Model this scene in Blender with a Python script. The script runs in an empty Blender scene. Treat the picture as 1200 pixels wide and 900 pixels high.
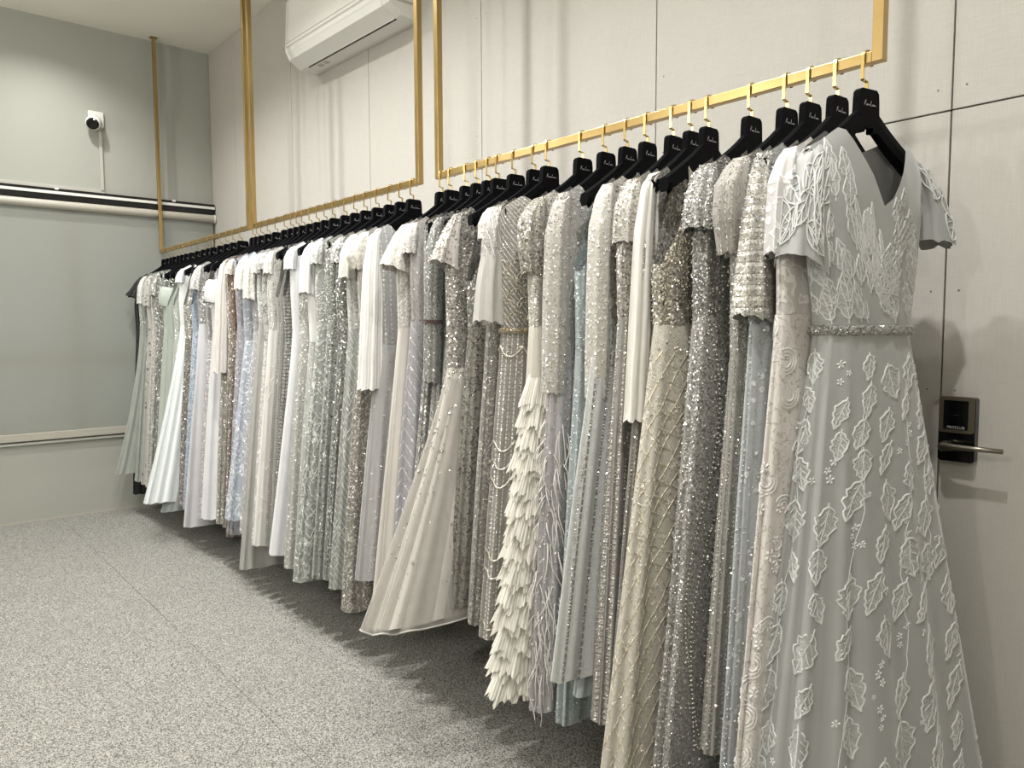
import bpy, math
import numpy as np
from mathutils import Vector, Matrix

C = bpy.context.scene
COL = C.collection
R = math.radians
RNG = np.random.default_rng(7)

# ------------------------------------------------------------------ camera, world, exposure, lights
F_PX, YAW, PITCH, ROLL = 875.0, 0.7106, 0.0732, -0.0037
CAM = (6.3952, -2.2434, 1.4)
H = 3.657                      # ceiling height
YR, ZR = -0.456, 2.02          # the hanging rails: distance from the wall, height
ROOM_X, ROOM_Y = 9.6, -5.2

cd = bpy.data.cameras.new('camera'); cam = bpy.data.objects.new('camera', cd); COL.objects.link(cam)
cd.sensor_width = 36.0; cd.sensor_fit = 'HORIZONTAL'; cd.lens = 36.0 * F_PX / 1200.0
cd.clip_start = 0.05; cd.clip_end = 60
d = Vector((-math.cos(YAW) * math.cos(PITCH), math.sin(YAW) * math.cos(PITCH), -math.sin(PITCH)))
r0 = Vector((math.sin(YAW), math.cos(YAW), 0)); u0 = r0.cross(d)
rr = r0 * math.cos(ROLL) + u0 * math.sin(ROLL); uu = -r0 * math.sin(ROLL) + u0 * math.cos(ROLL)
M = Matrix.Identity(4)
for i in range(3):
    M[i][0], M[i][1], M[i][2], M[i][3] = rr[i], uu[i], -d[i], CAM[i]
cam.matrix_world = M
C.camera = cam

w = bpy.data.worlds.new('dusk'); C.world = w; w.use_nodes = True
w.node_tree.nodes['Background'].inputs[0].default_value = (0.78, 0.87, 0.95, 1)
w.node_tree.nodes['Background'].inputs[1].default_value = .7
C.view_settings.view_transform = 'Standard'; C.view_settings.look = 'None'
C.view_settings.gamma = 1.0; C.view_settings.use_curve_mapping = False
C.view_settings.exposure = 0.3
C.cycles.max_bounces = 6; C.cycles.diffuse_bounces = 4; C.cycles.glossy_bounces = 3
C.cycles.transparent_max_bounces = 10; C.cycles.caustics_reflective = False; C.cycles.caustics_refractive = False
C.cycles.sample_clamp_indirect = 6.0

# recessed ceiling downlights: x, y, watts
LAMPS = [(0.62, -1.25, 24, 140), (1.50, -1.20, 48, 140), (2.50, -1.20, 50, 140), (3.42, -1.20, 52, 140), (4.55, -1.35, 52, 140), (5.85, -1.35, 46, 140)]
# unseen opal globe pendants added for soft fill light: x, y, z, watts
FILL_GLOBES = [(1.5, -3.5, 2.75, 15), (3.5, -3.6, 2.75, 17), (5.6, -3.9, 2.75, 17), (7.8, -3.2, 2.75, 14)]

# ------------------------------------------------------------------ colour and materials
def lin(h):
    h = h.lstrip('#'); v = [int(h[i:i + 2], 16) / 255 for i in (0, 2, 4)]
    return tuple(c / 12.92 if c <= .04045 else ((c + .055) / 1.055) ** 2.4 for c in v) + (1,)

def dull(h, f=.42):
    c = lin(h)[:3]; y = .25 * c[0] + .6 * c[1] + .15 * c[2]
    return tuple(v + (y - v) * f for v in c) + (1,)

class NT:
    def __init__(s, name):
        s.m = bpy.data.materials.new(name); s.m.use_nodes = True
        s.t = s.m.node_tree; s.b = s.t.nodes['Principled BSDF']
    def n(s, typ, **kw):
        o = s.t.nodes.new(typ)
        for k, v in kw.items(): setattr(o, k, v)
        return o
    def l(s, a, b): s.t.links.new(a, b)
    def val(s, sock, x):
        if isinstance(x, (int, float, tuple)): sock.default_value = x
        else: s.l(x, sock)
    def math(s, op, a, b=0.0, c=None):
        o = s.n('ShaderNodeMath', operation=op); s.val(o.inputs[0], a); s.val(o.inputs[1], b)
        if c is not None: s.val(o.inputs[2], c)
        return o.outputs[0]
    def mix(s, f, a, b):
        o = s.n('ShaderNodeMix', data_type='RGBA'); s.val(o.inputs[0], f); s.val(o.inputs[6], a); s.val(o.inputs[7], b)
        return o.outputs[2]
    def noise(s, vec, scale, detail=2.0, rough=.5, dim='3D'):
        o = s.n('ShaderNodeTexNoise', noise_dimensions=dim); o.inputs['Scale'].default_value = scale
        o.inputs['Detail'].default_value = detail; o.inputs['Roughness'].default_value = rough
        if vec is not None: s.l(vec, o.inputs['Vector'])
        return o
    def smooth(s, x, lo, hi):
        o = s.n('ShaderNodeMapRange', interpolation_type='SMOOTHSTEP'); s.val(o.inputs[0], x)
        o.inputs[1].default_value = lo; o.inputs[2].default_value = hi
        return o.outputs[0]
    def bump(s, h, strength, dist, normal=None):
        o = s.n('ShaderNodeBump'); o.inputs['Strength'].default_value = strength; o.inputs['Distance'].default_value = dist
        s.l(h, o.inputs['Height'])
        if normal is not None: s.l(normal, o.inputs['Normal'])
        return o.outputs[0]

def plain(name, col, rough=.5, metal=0.0, bump=0, bscale=200, var=0.0, spec=.5, sheen=0):
    k = NT(name); b = k.b
    b.inputs['Roughness'].default_value = rough; b.inputs['Metallic'].default_value = metal
    b.inputs['Specular IOR Level'].default_value = spec; b.inputs['Sheen Weight'].default_value = sheen
    tc = k.n('ShaderNodeTexCoord').outputs['Object']
    no = k.noise(tc, bscale, 3)
    c = lin(col) if isinstance(col, str) else col
    dk = tuple(x * (1 - var) for x in c[:3]) + (1,)
    k.l(k.mix(k.noise(tc, 3.0, 4).outputs[0], c, dk), b.inputs['Base Color'])
    if bump: k.l(k.bump(no.outputs[0], bump, .002), b.inputs['Normal'])
    return k.m

def wall_cloth(name, col):
    # finely woven wall covering: faint horizontal and vertical thread relief
    k = NT(name); b = k.b; b.inputs['Roughness'].default_value = .75
    tc = k.n('ShaderNodeTexCoord').outputs['Object']
    mp = k.n('ShaderNodeMapping'); mp.inputs['Scale'].default_value = (30, 30, 700); k.l(tc, mp.inputs[0])
    mp2 = k.n('ShaderNodeMapping'); mp2.inputs['Scale'].default_value = (500, 500, 12); k.l(tc, mp2.inputs[0])
    a = k.noise(mp.outputs[0], 1, 2); c2 = k.noise(mp2.outputs[0], 1, 2)
    h = k.math('ADD', a.outputs[0], c2.outputs[0])
    c = lin(col); dk = tuple(x * .9 for x in c[:3]) + (1,)
    k.l(k.mix(k.smooth(h, .7, 1.3), dk, c), b.inputs['Base Color'])
    k.l(k.bump(h, .25, .001), b.inputs['Normal'])
    return k.m

def carpet_mat():
    k = NT('loop_pile_carpet'); b = k.b; b.inputs['Roughness'].default_value = 1.0
    b.inputs['Specular IOR Level'].default_value = .1
    tc = k.n('ShaderNodeTexCoord').outputs['Object']
    vo = k.n('ShaderNodeTexVoronoi'); vo.inputs['Scale'].default_value = 300; k.l(tc, vo.inputs['Vector'])
    sep = k.n('ShaderNodeSeparateColor'); k.l(vo.outputs['Color'], sep.inputs[0])
    n2 = k.noise(tc, 130, 3, .7); n3 = k.noise(tc, 2.2, 3)
    f = k.math('ADD', k.math('MULTIPLY', sep.outputs[0], .6), k.math('MULTIPLY', n2.outputs[0], .55))
    c = k.mix(k.smooth(f, .25, .85), lin('#63625d'), lin('#e4e2da'))
    c = k.mix(k.math('MULTIPLY', n3.outputs[0], .18), c, lin('#85817a'))
    k.l(c, b.inputs['Base Color'])
    hgt = k.math('SUBTRACT', f, vo.outputs['Distance'])
    k.l(k.bump(hgt, .9, .006), b.inputs['Normal'])
    return k.m

def brass_mat():
    k = NT('brushed_brass'); b = k.b
    b.inputs['Metallic'].default_value = 1.0
    tc = k.n('ShaderNodeTexCoord').outputs['Object']
    mp = k.n('ShaderNodeMapping'); mp.inputs['Scale'].default_value = (12, 900, 12); k.l(tc, mp.inputs[0])
    no = k.noise(mp.outputs[0], 1, 3)
    k.l(k.mix(no.outputs[0], lin('#c8ad79'), lin('#a78c57')), b.inputs['Base Color'])
    b.inputs['Roughness'].default_value = .3
    k.l(k.bump(no.outputs[0], .05, .0006), b.inputs['Normal'])
    return k.m

def blind_mat():
    k = NT('roller_blind_fabric'); b = k.b
    b.inputs['Roughness'].default_value = .6; b.inputs['Base Color'].default_value = lin('#b9b9b0')
    tc = k.n('ShaderNodeTexCoord').outputs['Object']
    mp = k.n('ShaderNodeMapping'); mp.inputs['Scale'].default_value = (1, 420, 420); k.l(tc, mp.inputs[0])
    no = k.noise(mp.outputs[0], 1, 1)
    k.l(k.bump(no.outputs[0], .2, .0008), b.inputs['Normal'])
    tr = k.n('ShaderNodeBsdfTranslucent'); tr.inputs[0].default_value = lin('#c9cdc8')
    ms = k.n('ShaderNodeMixShader'); ms.inputs[0].default_value = .45
    k.l(b.outputs[0], ms.inputs[1]); k.l(tr.outputs[0], ms.inputs[2])
    out = k.t.nodes['Material Output']; k.l(ms.outputs[0], out.inputs[0])
    return k.m

def cloth(name, c1, c2=None, mask=None, p=.03, wd=.3, q=.03, glit=0.0, gs=190, rough=.75, sheen=.35, alpha=1.0, soft=.15):
    """woven dress cloth: base colour c1, an embroidered or printed mask in c2 laid out on the UV map (metres), sequin glitter glit."""
    k = NT(name); b = k.b
    tcn = k.n('ShaderNodeTexCoord'); ob = tcn.outputs['Object']; uvv = tcn.outputs['UV']
    sp = k.n('ShaderNodeSeparateXYZ'); k.l(uvv, sp.inputs[0]); u, v = sp.outputs[0], sp.outputs[1]
    base = dull(c1); col = k.mix(k.noise(ob, 9, 3).outputs[0], tuple(x * 1.05 for x in base[:3]) + (1,), tuple(x * .88 for x in base[:3]) + (1,))
    height = k.noise(ob, 420, 2).outputs[0]
    mk = None
    if mask == 'stripe':            # strings of beads running down the cloth
        a = k.math('PINGPONG', u, p / 2); a = k.math('DIVIDE', a, p / 2)
        bd = k.math('DIVIDE', k.math('PINGPONG', v, q / 2), q / 2)
        mk = k.math('MULTIPLY', k.smooth(a, 1 - wd, 1 - wd * .5), k.smooth(bd, .15, .4))
    elif mask == 'chevron':
        a = k.math('PINGPONG', u, p); s2 = k.math('PINGPONG', k.math('ADD', v, k.math('MULTIPLY', a, 1.3)), q / 2)
        mk = k.smooth(k.math('DIVIDE', s2, q / 2), 1 - wd, 1 - wd * .5)
    elif mask == 'tier':
        mk = k.smooth(k.math('DIVIDE', k.math('PINGPONG', v, q / 2), q / 2), 1 - wd, 1 - wd * .4)
    elif mask == 'pleat':
        mk = k.smooth(k.math('DIVIDE', k.math('PINGPONG', k.math('ADD', u, k.math('MULTIPLY', k.noise(uvv, 6, 2).outputs[0], .02)), p / 2), p / 2), .1, .95)
    elif mask == 'vine':            # contour lines of a noise field read as scrolling embroidery
        no = k.noise(ob, 1 / p, 2.5, .55).outputs[0]
        mk = k.smooth(k.math('ABSOLUTE', k.math('SUBTRACT', k.math('PINGPONG', k.math('MULTIPLY', no, 5), 1.0), .5)), wd, wd * .4)
    elif mask == 'lace':
        ds = k.noise(ob, 40, 2)
        av = k.n('ShaderNodeVectorMath', operation='MULTIPLY_ADD'); k.l(ds.outputs['Color'], av.inputs[0])
        av.inputs[1].default_value = (.03, .03, .03); k.l(ob, av.inputs[2])
        vo = k.n('ShaderNodeTexVoronoi', feature='DISTANCE_TO_EDGE'); vo.inputs['Scale'].default_value = 1 / p; k.l(av.outputs[0], vo.inputs['Vector'])
        mk = k.smooth(vo.outputs['Distance'], wd, wd * .35)
    elif mask == 'dots':
        vo = k.n('ShaderNodeTexVoronoi'); vo.inputs['Scale'].default_value = 1 / p; k.l(ob, vo.inputs['Vector'])
        mk = k.smooth(vo.outputs['Distance'], wd, wd * .6)
    if mk is not None:
        col = k.mix(mk, col, dull(c2)); height = k.math('ADD', k.math('MULTIPLY', height, .25), mk)
    nrm = k.bump(height, .5 if mk is not None else .15, .003 if mk is not None else .001)
    if glit > 0:
        vo = k.n('ShaderNodeTexVoronoi'); vo.inputs['Scale'].default_value = gs * 1.5; k.l(ob, vo.inputs['Vector'])
        sc = k.n('ShaderNodeSeparateColor'); k.l(vo.outputs['Color'], sc.inputs[0])
        g = k.math('MULTIPLY', k.math('GREATER_THAN', sc.outputs[1], 1 - .75 * glit), 1.0)
        if mk is not None and mask in ('stripe', 'chevron', 'dots', 'vine', 'lace'):
            g = k.math('MULTIPLY', g, k.math('ADD', k.math('MULTIPLY', mk, .7), .3))
        bright = k.n('ShaderNodeMix', data_type='RGBA', blend_type='MULTIPLY'); bright.inputs[0].default_value = 1.0
        k.l(col, bright.inputs[6])
        gv = k.math('ADD', k.math('MULTIPLY', k.math('MULTIPLY', sc.outputs[0], g), 1.0 * glit), 1 - .36 * glit)
        cmb = k.n('ShaderNodeCombineColor')
        for i in range(3): k.l(gv, cmb.inputs[i])
        k.l(cmb.outputs[0], bright.inputs[7]); col = bright.outputs[2]
        sub = k.n('ShaderNodeVectorMath', operation='SUBTRACT'); k.l(vo.outputs['Color'], sub.inputs[0]); sub.inputs[1].default_value = (.5, .5, .5)
        scl = k.n('ShaderNodeVectorMath', operation='SCALE'); k.l(sub.outputs[0], scl.inputs[0]); k.l(k.math('MULTIPLY', g, 1.3), scl.inputs['Scale'])
        add = k.n('ShaderNodeVectorMath', operation='ADD'); k.l(nrm, add.inputs[0]); k.l(scl.outputs[0], add.inputs[1])
        nz = k.n('ShaderNodeVectorMath', operation='NORMALIZE'); k.l(add.outputs[0], nz.inputs[0]); nrm = nz.outputs[0]
        k.l(k.math('MULTIPLY', g, .55), b.inputs['Metallic'])
        k.l(k.math('ADD', k.math('MULTIPLY', g, .28 - rough), rough), b.inputs['Roughness'])
    else:
        b.inputs['Roughness'].default_value = rough
    b.inputs['Sheen Weight'].default_value = sheen; b.inputs['Sheen Roughness'].default_value = .4
    k.l(col, b.inputs['Base Color']); k.l(nrm, b.inputs['Normal'])
    if alpha < 1:                    # open net: some of the light passes between the threads
        n = k.noise(ob, 12, 2).outputs[0]
        al = k.math('ADD', k.math('MULTIPLY', n, .25), alpha - .12)
        if mk is not None: al = k.math('MAXIMUM', al, k.math('MULTIPLY', mk, .95))
        k.l(al, b.inputs['Alpha'])
    return k.m

def bead_mat(name, col, metal=.5, rough=.18):
    k = NT(name); b = k.b
    b.inputs['Metallic'].default_value = metal; b.inputs['Roughness'].default_value = rough
    tc = k.n('ShaderNodeTexCoord').outputs['Object']
    c = lin(col)
    k.l(k.mix(k.smooth(k.noise(tc, 130, 0).outputs[0], .3, .7), tuple(x * .55 for x in c[:3]) + (1,), c), b.inputs['Base Color'])
    return k.m

def emit(name, col, st):
    k = NT(name); k.b.inputs['Emission Color'].default_value = col; k.b.inputs['Emission Strength'].default_value = st
    return k.m

MAT = dict(
    plaster=plain('grey_plaster', '#aaaba2', .8, bump=.08, bscale=60, var=.04),
    lightwall=plain('pale_plaster', '#d6d3ca', .85, var=.03),
    ceiling=plain('cream_ceiling', '#f0ede2', .9, bump=.05, bscale=40, var=.03),
    panel=wall_cloth('woven_wall_cover', '#bdb9b1'),
    joint=plain('dark_joint', '#5d564c', .9),
    carpet=carpet_mat(), brass=brass_mat(), blind=blind_mat(),
    gold=plain('polished_gold', '#d9bd7c', .22, 1.0),
    velvet=plain('black_velvet', '#060608', .95, bump=.15, bscale=700, sheen=.03, spec=.08),
    white=plain('white_plastic', '#e9e8e2', .35, var=.02), trunk=plain('off_white_trunking', '#b9b6ad', .45),
    dark=plain('dark_slot', '#2a2a28', .6), black=plain('gloss_black', '#08080a', .12), lens=plain('camera_lens', '#050608', .06),
    steel=plain('satin_steel', '#8d877c', .32, 1.0, var=.1), bronze=plain('bronze_bezel', '#7d7466', .38, .9),
    print=plain('pale_print', '#a8a8a8', .5), chrome=plain('chrome_strip', '#d9dad8', .15, 1.0),
    bar=plain('grey_bar', '#b3aea2', .45), tag=plain('paper_tag', '#eceae4', .7),
    rod=plain('black_channel', '#0d0d0d', .3), seal=plain('dark_frame', '#6d665c', .5),
    glow=emit('lamp_glow', (1, .93, .82, 1), 14),
)
op = NT('fill_globe_glow')
_t = op.n('ShaderNodeBsdfTransparent'); _t.inputs[0].default_value = (.96, .96, .95, 1)
_e = op.n('ShaderNodeEmission'); _e.inputs[0].default_value = (1, .97, .92, 1); _e.inputs[1].default_value = 0.9  # glow of the added fill globes
_m = op.n('ShaderNodeAddShader'); op.l(_t.outputs[0], _m.inputs[0]); op.l(_e.outputs[0], _m.inputs[1])
op.l(_m.outputs[0], op.t.nodes['Material Output'].inputs[0]); MAT['opal'] = op.m
gl = NT('window_glass')
_t = gl.n('ShaderNodeBsdfTransparent'); _t.inputs[0].default_value = (.9, .95, .95, 1)
_g = gl.n('ShaderNodeBsdfGlossy'); _g.inputs['Roughness'].default_value = .02
_m = gl.n('ShaderNodeMixShader'); _m.inputs[0].default_value = .08
gl.l(_t.outputs[0], _m.inputs[1]); gl.l(_g.outputs[0], _m.inputs[2]); gl.l(_m.outputs[0], gl.t.nodes['Material Output'].inputs[0])
MAT['glass'] = gl.m

# ------------------------------------------------------------------ mesh helpers
class MB:
    def __init__(s): s.v = []; s.f = []; s.n = 0
    def add(s, v, f):
        s.v.append(np.asarray(v, float).reshape(-1, 3)); f = np.asarray(f)
        s.f.append(f + s.n); s.n += len(s.v[-1])
    def box(s, a, b):
        x0, y0, z0 = a; x1, y1, z1 = b
        s.add([(x0, y0, z0), (x1, y0, z0), (x1, y1, z0), (x0, y1, z0), (x0, y0, z1), (x1, y0, z1), (x1, y1, z1), (x0, y1, z1)],
              [(0, 3, 2, 1), (4, 5, 6, 7), (0, 1, 5, 4), (1, 2, 6, 5), (2, 3, 7, 6), (3, 0, 4, 7)])
    def grid(s, P, closed=False):
        nr, nc = P.shape[:2]
        i = np.arange(nr - 1)[:, None]; j = np.arange(nc if closed else nc - 1)[None, :]
        a = i * nc + j; b_ = i * nc + (j + 1) % nc
        s.add(P.reshape(-1, 3), np.stack([a, b_, b_ + nc, a + nc], -1).reshape(-1, 4))
    def prism(s, pts, axis, a, b):
        """2-D outline (list of pairs) extruded along axis from a to b; convex caps by fan"""
        n = len(pts)
        def mk(t):
            o = []
            for p in pts:
                q = list(p); q.insert(axis, t); o.append(q)
            return o
        base = s.n
        s.add(mk(a) + mk(b), [(i, (i + 1) % n, n + (i + 1) % n, n + i) for i in range(n)])
        s.v.append(np.zeros((0, 3))); s.f.append(np.array([(base, base + i, base + i + 1) for i in range(1, n - 1)]))
        s.f.append(np.array([(base + n, base + n + i + 1, base + n + i) for i in range(1, n - 1)]))
    def tube(s, pts, r, n=8, cap=True):
        pts = np.asarray(pts, float); m = len(pts); r = np.broadcast_to(np.asarray(r, float), (m,))
        t = np.gradient(pts, axis=0); t /= np.linalg.norm(t, axis=1)[:, None] + 1e-12
        up = np.array([0, 0, 1.]) if abs(t[0][2]) < .9 else np.array([1., 0, 0])
        ns = np.zeros_like(pts); v = np.cross(t[0], up); v /= np.linalg.norm(v)
        for i in range(m):
            v = v - t[i] * (v @ t[i]); v /= np.linalg.norm(v) + 1e-12; ns[i] = v
        bs = np.cross(t, ns); a = np.arange(n) * 2 * np.pi / n
        P = pts[:, None] + r[:, None, None] * (ns[:, None] * np.cos(a)[None, :, None] + bs[:, None] * np.sin(a)[None, :, None])
        b0 = s.n; s.grid(P, True)
        if cap:
            s.f.append(np.array([(b0, b0 + i + 1, b0 + i) for i in range(1, n - 1)]))
            e = b0 + (m - 1) * n; s.f.append(np.array([(e, e + i, e + i + 1) for i in range(1, n - 1)]))
    def build(s, name, mat, parent=None, smooth=False, uv=None, bevel=0):
        return mk(name, np.concatenate(s.v), s.f, mat, parent, smooth, uv, bevel)

def mk(name, V, Fs, mat, parent=None, smooth=False, uv=None, bevel=0):
    me = bpy.data.meshes.new(name)
    Fs = [np.asarray(f, np.int32) for f in Fs if len(f)]
    me.vertices.add(len(V)); me.vertices.foreach_set('co', np.ascontiguousarray(V, dtype=np.float32).ravel())
    lv = np.concatenate([f.ravel() for f in Fs]); tot = np.concatenate([np.full(len(f), f.shape[1], np.int32) for f in Fs])
    st = np.concatenate([[0], np.cumsum(tot)[:-1]]).astype(np.int32)
    me.loops.add(len(lv)); me.loops.foreach_set('vertex_index', lv.astype(np.int32))
    me.polygons.add(len(tot)); me.polygons.foreach_set('loop_start', st); me.polygons.foreach_set('loop_total', tot)
    me.polygons.foreach_set('use_smooth', np.full(len(tot), smooth))
    if uv is not None:
        me.uv_layers.new(name='UVMap').data.foreach_set('uv', np.ascontiguousarray(uv[lv], dtype=np.float32).ravel())
    me.materials.append(mat); me.update(calc_edges=True); me.validate()
    o = bpy.data.objects.new(name, me); COL.objects.link(o)
    if parent is not None: o.parent = parent
    if bevel:
        m = o.modifiers.new('bevel', 'BEVEL'); m.width = bevel; m.segments = 2; m.limit_method = 'ANGLE'
    return o

def tag(o, label=None, cat=None, group=None, kind=None):
    for k_, v_ in (('label', label), ('category', cat), ('group', group), ('kind', kind)):
        if v_: o[k_] = v_
    return o
def empty(name, loc=(0, 0, 0), rz=0.0):
    o = bpy.data.objects.new(name, None); o.empty_display_size = .05; COL.objects.link(o)
    o.location = loc; o.rotation_euler = (0, 0, rz); return o
def box(name, a, b, mat, parent=None, bevel=0):
    m = MB(); m.box(a, b); return m.build(name, mat, parent, bevel=bevel)
def struct(name, o): o['kind'] = 'structure'; return o

# ------------------------------------------------------------------ room shell
fl = box('floor', (-.1, ROOM_Y, -.06), (ROOM_X, .02, -.012), MAT['joint']); fl['kind'] = 'structure'
ys = [0.0, -1.2135, -3.2, ROOM_Y]
for a, b_ in zip(ys[:-1], ys[1:]):
    box('carpet_strip', (0, b_ + .0009, -.012), (ROOM_X, a - .0009, 0), MAT['carpet'], fl)
struct('ceiling', box('ceiling', (-.2, ROOM_Y, H), (ROOM_X, .2, H + .1), MAT['ceiling']))['kind'] = 'structure'

# far end wall with the window opening
WZ0, WZ1, WY0, WY1 = .66, 2.30, -4.3, -.06
wl = MB()
wl.box((-.2, ROOM_Y, WZ1), (0, .0, H)); wl.box((-.2, ROOM_Y, -.05), (0, .0, WZ0 - .06))
wl.box((-.2, ROOM_Y, WZ0 - .06), (0, WY0, WZ1)); wl.box((-.2, WY1, WZ0 - .06), (0, 0, WZ1))
struct('', wl.build('wall_left', MAT['plaster']))
wn = empty('window_1', (-.05, -2.0, WZ0)); wn['kind'] = 'structure'
def wbox(name, a, b_, m): return box(name, (a[0] + .05, a[1] + 2.0, a[2] - WZ0), (b_[0] + .05, b_[1] + 2.0, b_[2] - WZ0), MAT[m], wn)
wbox('window_sill', (-.2, WY0, WZ0 - .06), (.012, WY1, WZ0 - .03), 'bar')
for y in (-1.055, -2.1, -3.15, WY0 + .03, WY1 - .03):
    wbox('mullion', (-.075, y - .05, WZ0 - .03), (-.01, y + .05, WZ1), 'seal')
wbox('transom', (-.073, WY0, 1.13), (-.012, WY1, 1.24), 'seal')
wbox('bottom_rail', (-.073, WY0, WZ0 - .03), (-.012, WY1, WZ0 + .03), 'seal')
for y0, y1 in ((WY0, -3.2), (-3.1, -2.15), (-2.05, -1.105), (-1.005, WY1)):
    for z0, z1 in ((WZ0, 1.13), (1.24, WZ1)):
        wbox('pane', (-.05, y0, z0), (-.044, y1, z1), 'glass')
tr = box('trim_1', (0, ROOM_Y, WZ0 - .085), (.022, 0, WZ0 - .068), MAT['white']); tr['kind'] = 'structure'
bb = box('baseboard_left', (0, ROOM_Y, 0), (.006, 0, .012), MAT['bar']); bb['kind'] = 'structure'

# right wall, clad with raised cloth-covered panels
wr = box('wall_right', (0, 0, -.05), (ROOM_X, .2, H), MAT['joint']); wr['kind'] = 'structure'
SEAM = [.004, .53, 1.55, 2.565, 3.594, 4.6176, 5.613, 6.56, 7.56, 8.56, ROOM_X]
DZ = 1.9806; g = .0022
for x0, x1 in zip(SEAM[:-1], SEAM[1:]):
    for z0, z1 in ((0, DZ), (DZ, H)):
        if abs(x0 - 5.613) < .01 and z0 == 0: continue
        box('wall_panel', (x0 + g, -.014, z0 + g), (x1 - g, 0, z1 - g), MAT['panel'], wr, bevel=.0012)
nl = MB()
for xs in SEAM[3:9]:
    for zz in np.arange(.15, H, .27):
        for sx in (-.035, .035):
            if RNG.random() < .6: nl.box((xs + sx - .002, -.0148, zz - .002), (xs + sx + .002, -.0135, zz + .002))
o = nl.build('nail_heads', MAT['joint'], wr); o['kind'] = 'stuff'
# walls behind the photographer
for nm, a, b_ in (('wall_back', (ROOM_X, ROOM_Y, -.05), (ROOM_X + .2, .2, H)), ('wall_front', (-.2, ROOM_Y - .2, -.05), (ROOM_X + .2, ROOM_Y, H))):
    struct('', box(nm, a, b_, MAT['lightwall']))

# flush door with the electronic lock
dr = empty('door_1', (5.613, -.014, 0)); dr['kind'] = 'structure'
box('door_leaf', (.0022, 0, .004), (.945, .014, DZ - .0022), MAT['panel'], dr, bevel=.0012)
def rbox(x0, z0, x1, z1, r, n=5):
    pts = []
    for cx, cz, a0 in ((x1 - r, z1 - r, 0), (x0 + r, z1 - r, 90), (x0 + r, z0 + r, 180), (x1 - r, z0 + r, 270)):
        for i in range(n + 1):
            a = R(a0 + 90 * i / n); pts.append((cx + r * math.cos(a), cz + r * math.sin(a)))
    return pts
lk = MB(); lk.prism(rbox(.007, 1.040, .096, 1.214, .008), 1, 0, -.026)
lock = lk.build('door_lock', MAT['black'], dr, bevel=.002); lock['label'] = 'black electronic lock plate with bronze bezel and lever'
b_ = MB(); b_.prism(rbox(.008, 1.118, .095, 1.215, .008), 1, -.024, -.030); b_.build('bezel', MAT['bronze'], lock, bevel=.0015)
b_ = MB(); b_.prism(rbox(.020, 1.127, .080, 1.205, .003), 1, -.029, -.0315); b_.build('touch_screen', MAT['black'], lock)
def text(name, s, size, loc, rot, mat, parent):
    cu = bpy.data.curves.new(name, 'FONT'); cu.body = s; cu.size = size; cu.align_x = 'CENTER'; cu.extrude = .0002
    o = bpy.data.objects.new(name, cu); COL.objects.link(o); cu.materials.append(mat)
    o.parent = parent; o.location = loc; o.rotation_euler = rot; return o
text('lettering', 'PROCLUB', .0098, (.051, -.0317, 1.1295), (R(90), 0, 0), MAT['print'], lock)
text('mark', '---', .014, (.051, -.0317, 1.163), (R(90), 0, 0), MAT['bronze'], lock)
lv = MB(); lv.tube([(.029, -.024, 1.082), (.029, -.052, 1.082)], .013, 16)
lv.tube([(.029, -.056, 1.082), (.034, -.062, 1.083), (.06, -.064, 1.084), (.1, -.064, 1.085), (.172, -.064, 1.085)], [.013, .0125, .009, .007, .0065], 12)
lv.build('lever_handle', MAT['steel'], lock, smooth=True)
b_ = MB(); b_.tube([(.029, -.067, 1.082), (.029, -.0705, 1.082)], .0035, 10); b_.build('key_cylinder', MAT['chrome'], lock)

# roller blind over the window
bl = empty('roller_blind', (0, -2.0, WZ0)); tag(bl, 'grey roller blind with black head channel drawn down over the end window', 'blind')
def bbox(name, a, b_, m, bev=0): return box(name, (a[0], a[1] + 2.0, a[2] - WZ0), (b_[0], b_[1] + 2.0, b_[2] - WZ0), MAT[m], bl, bev)
BY0, BY1 = -4.4, -.022
hd = bbox('head_channel', (0, BY0, 2.352), (.062, BY1, 2.432), 'rod')
s_ = box('pale_strip', (.0, BY0 + 2, 2.392 - WZ0), (.066, BY1 + 2, 2.412 - WZ0), MAT['white'], hd)
for y in (-.34, -1.15, -2.4):
    box('bracket', (.0, y + 2 - .012, 2.424 - WZ0), (.064, y + 2 + .012, 2.437 - WZ0), MAT['white'], hd)
t_ = MB(); t_.tube([(.052, BY0 + 2, 2.315 - WZ0), (.052, BY1 + 2 - .012, 2.315 - WZ0)], .032, 20)
t_.build('roller_tube', MAT['bar'], bl, smooth=False)
t_ = MB(); t_.tube([(.052, BY1 + 2 - .012, 2.315 - WZ0), (.052, BY1 + 2 + .002, 2.315 - WZ0)], .036, 20); t_.build('end_cap', MAT['white'], bl)
bbox('fabric', (.040, BY0, .655), (.041, BY1 - .01, 2.30), 'blind')
bbox('bottom_bar', (.032, BY0, .605), (.050, BY1 - .01, .66), 'bar', .003)

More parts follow.
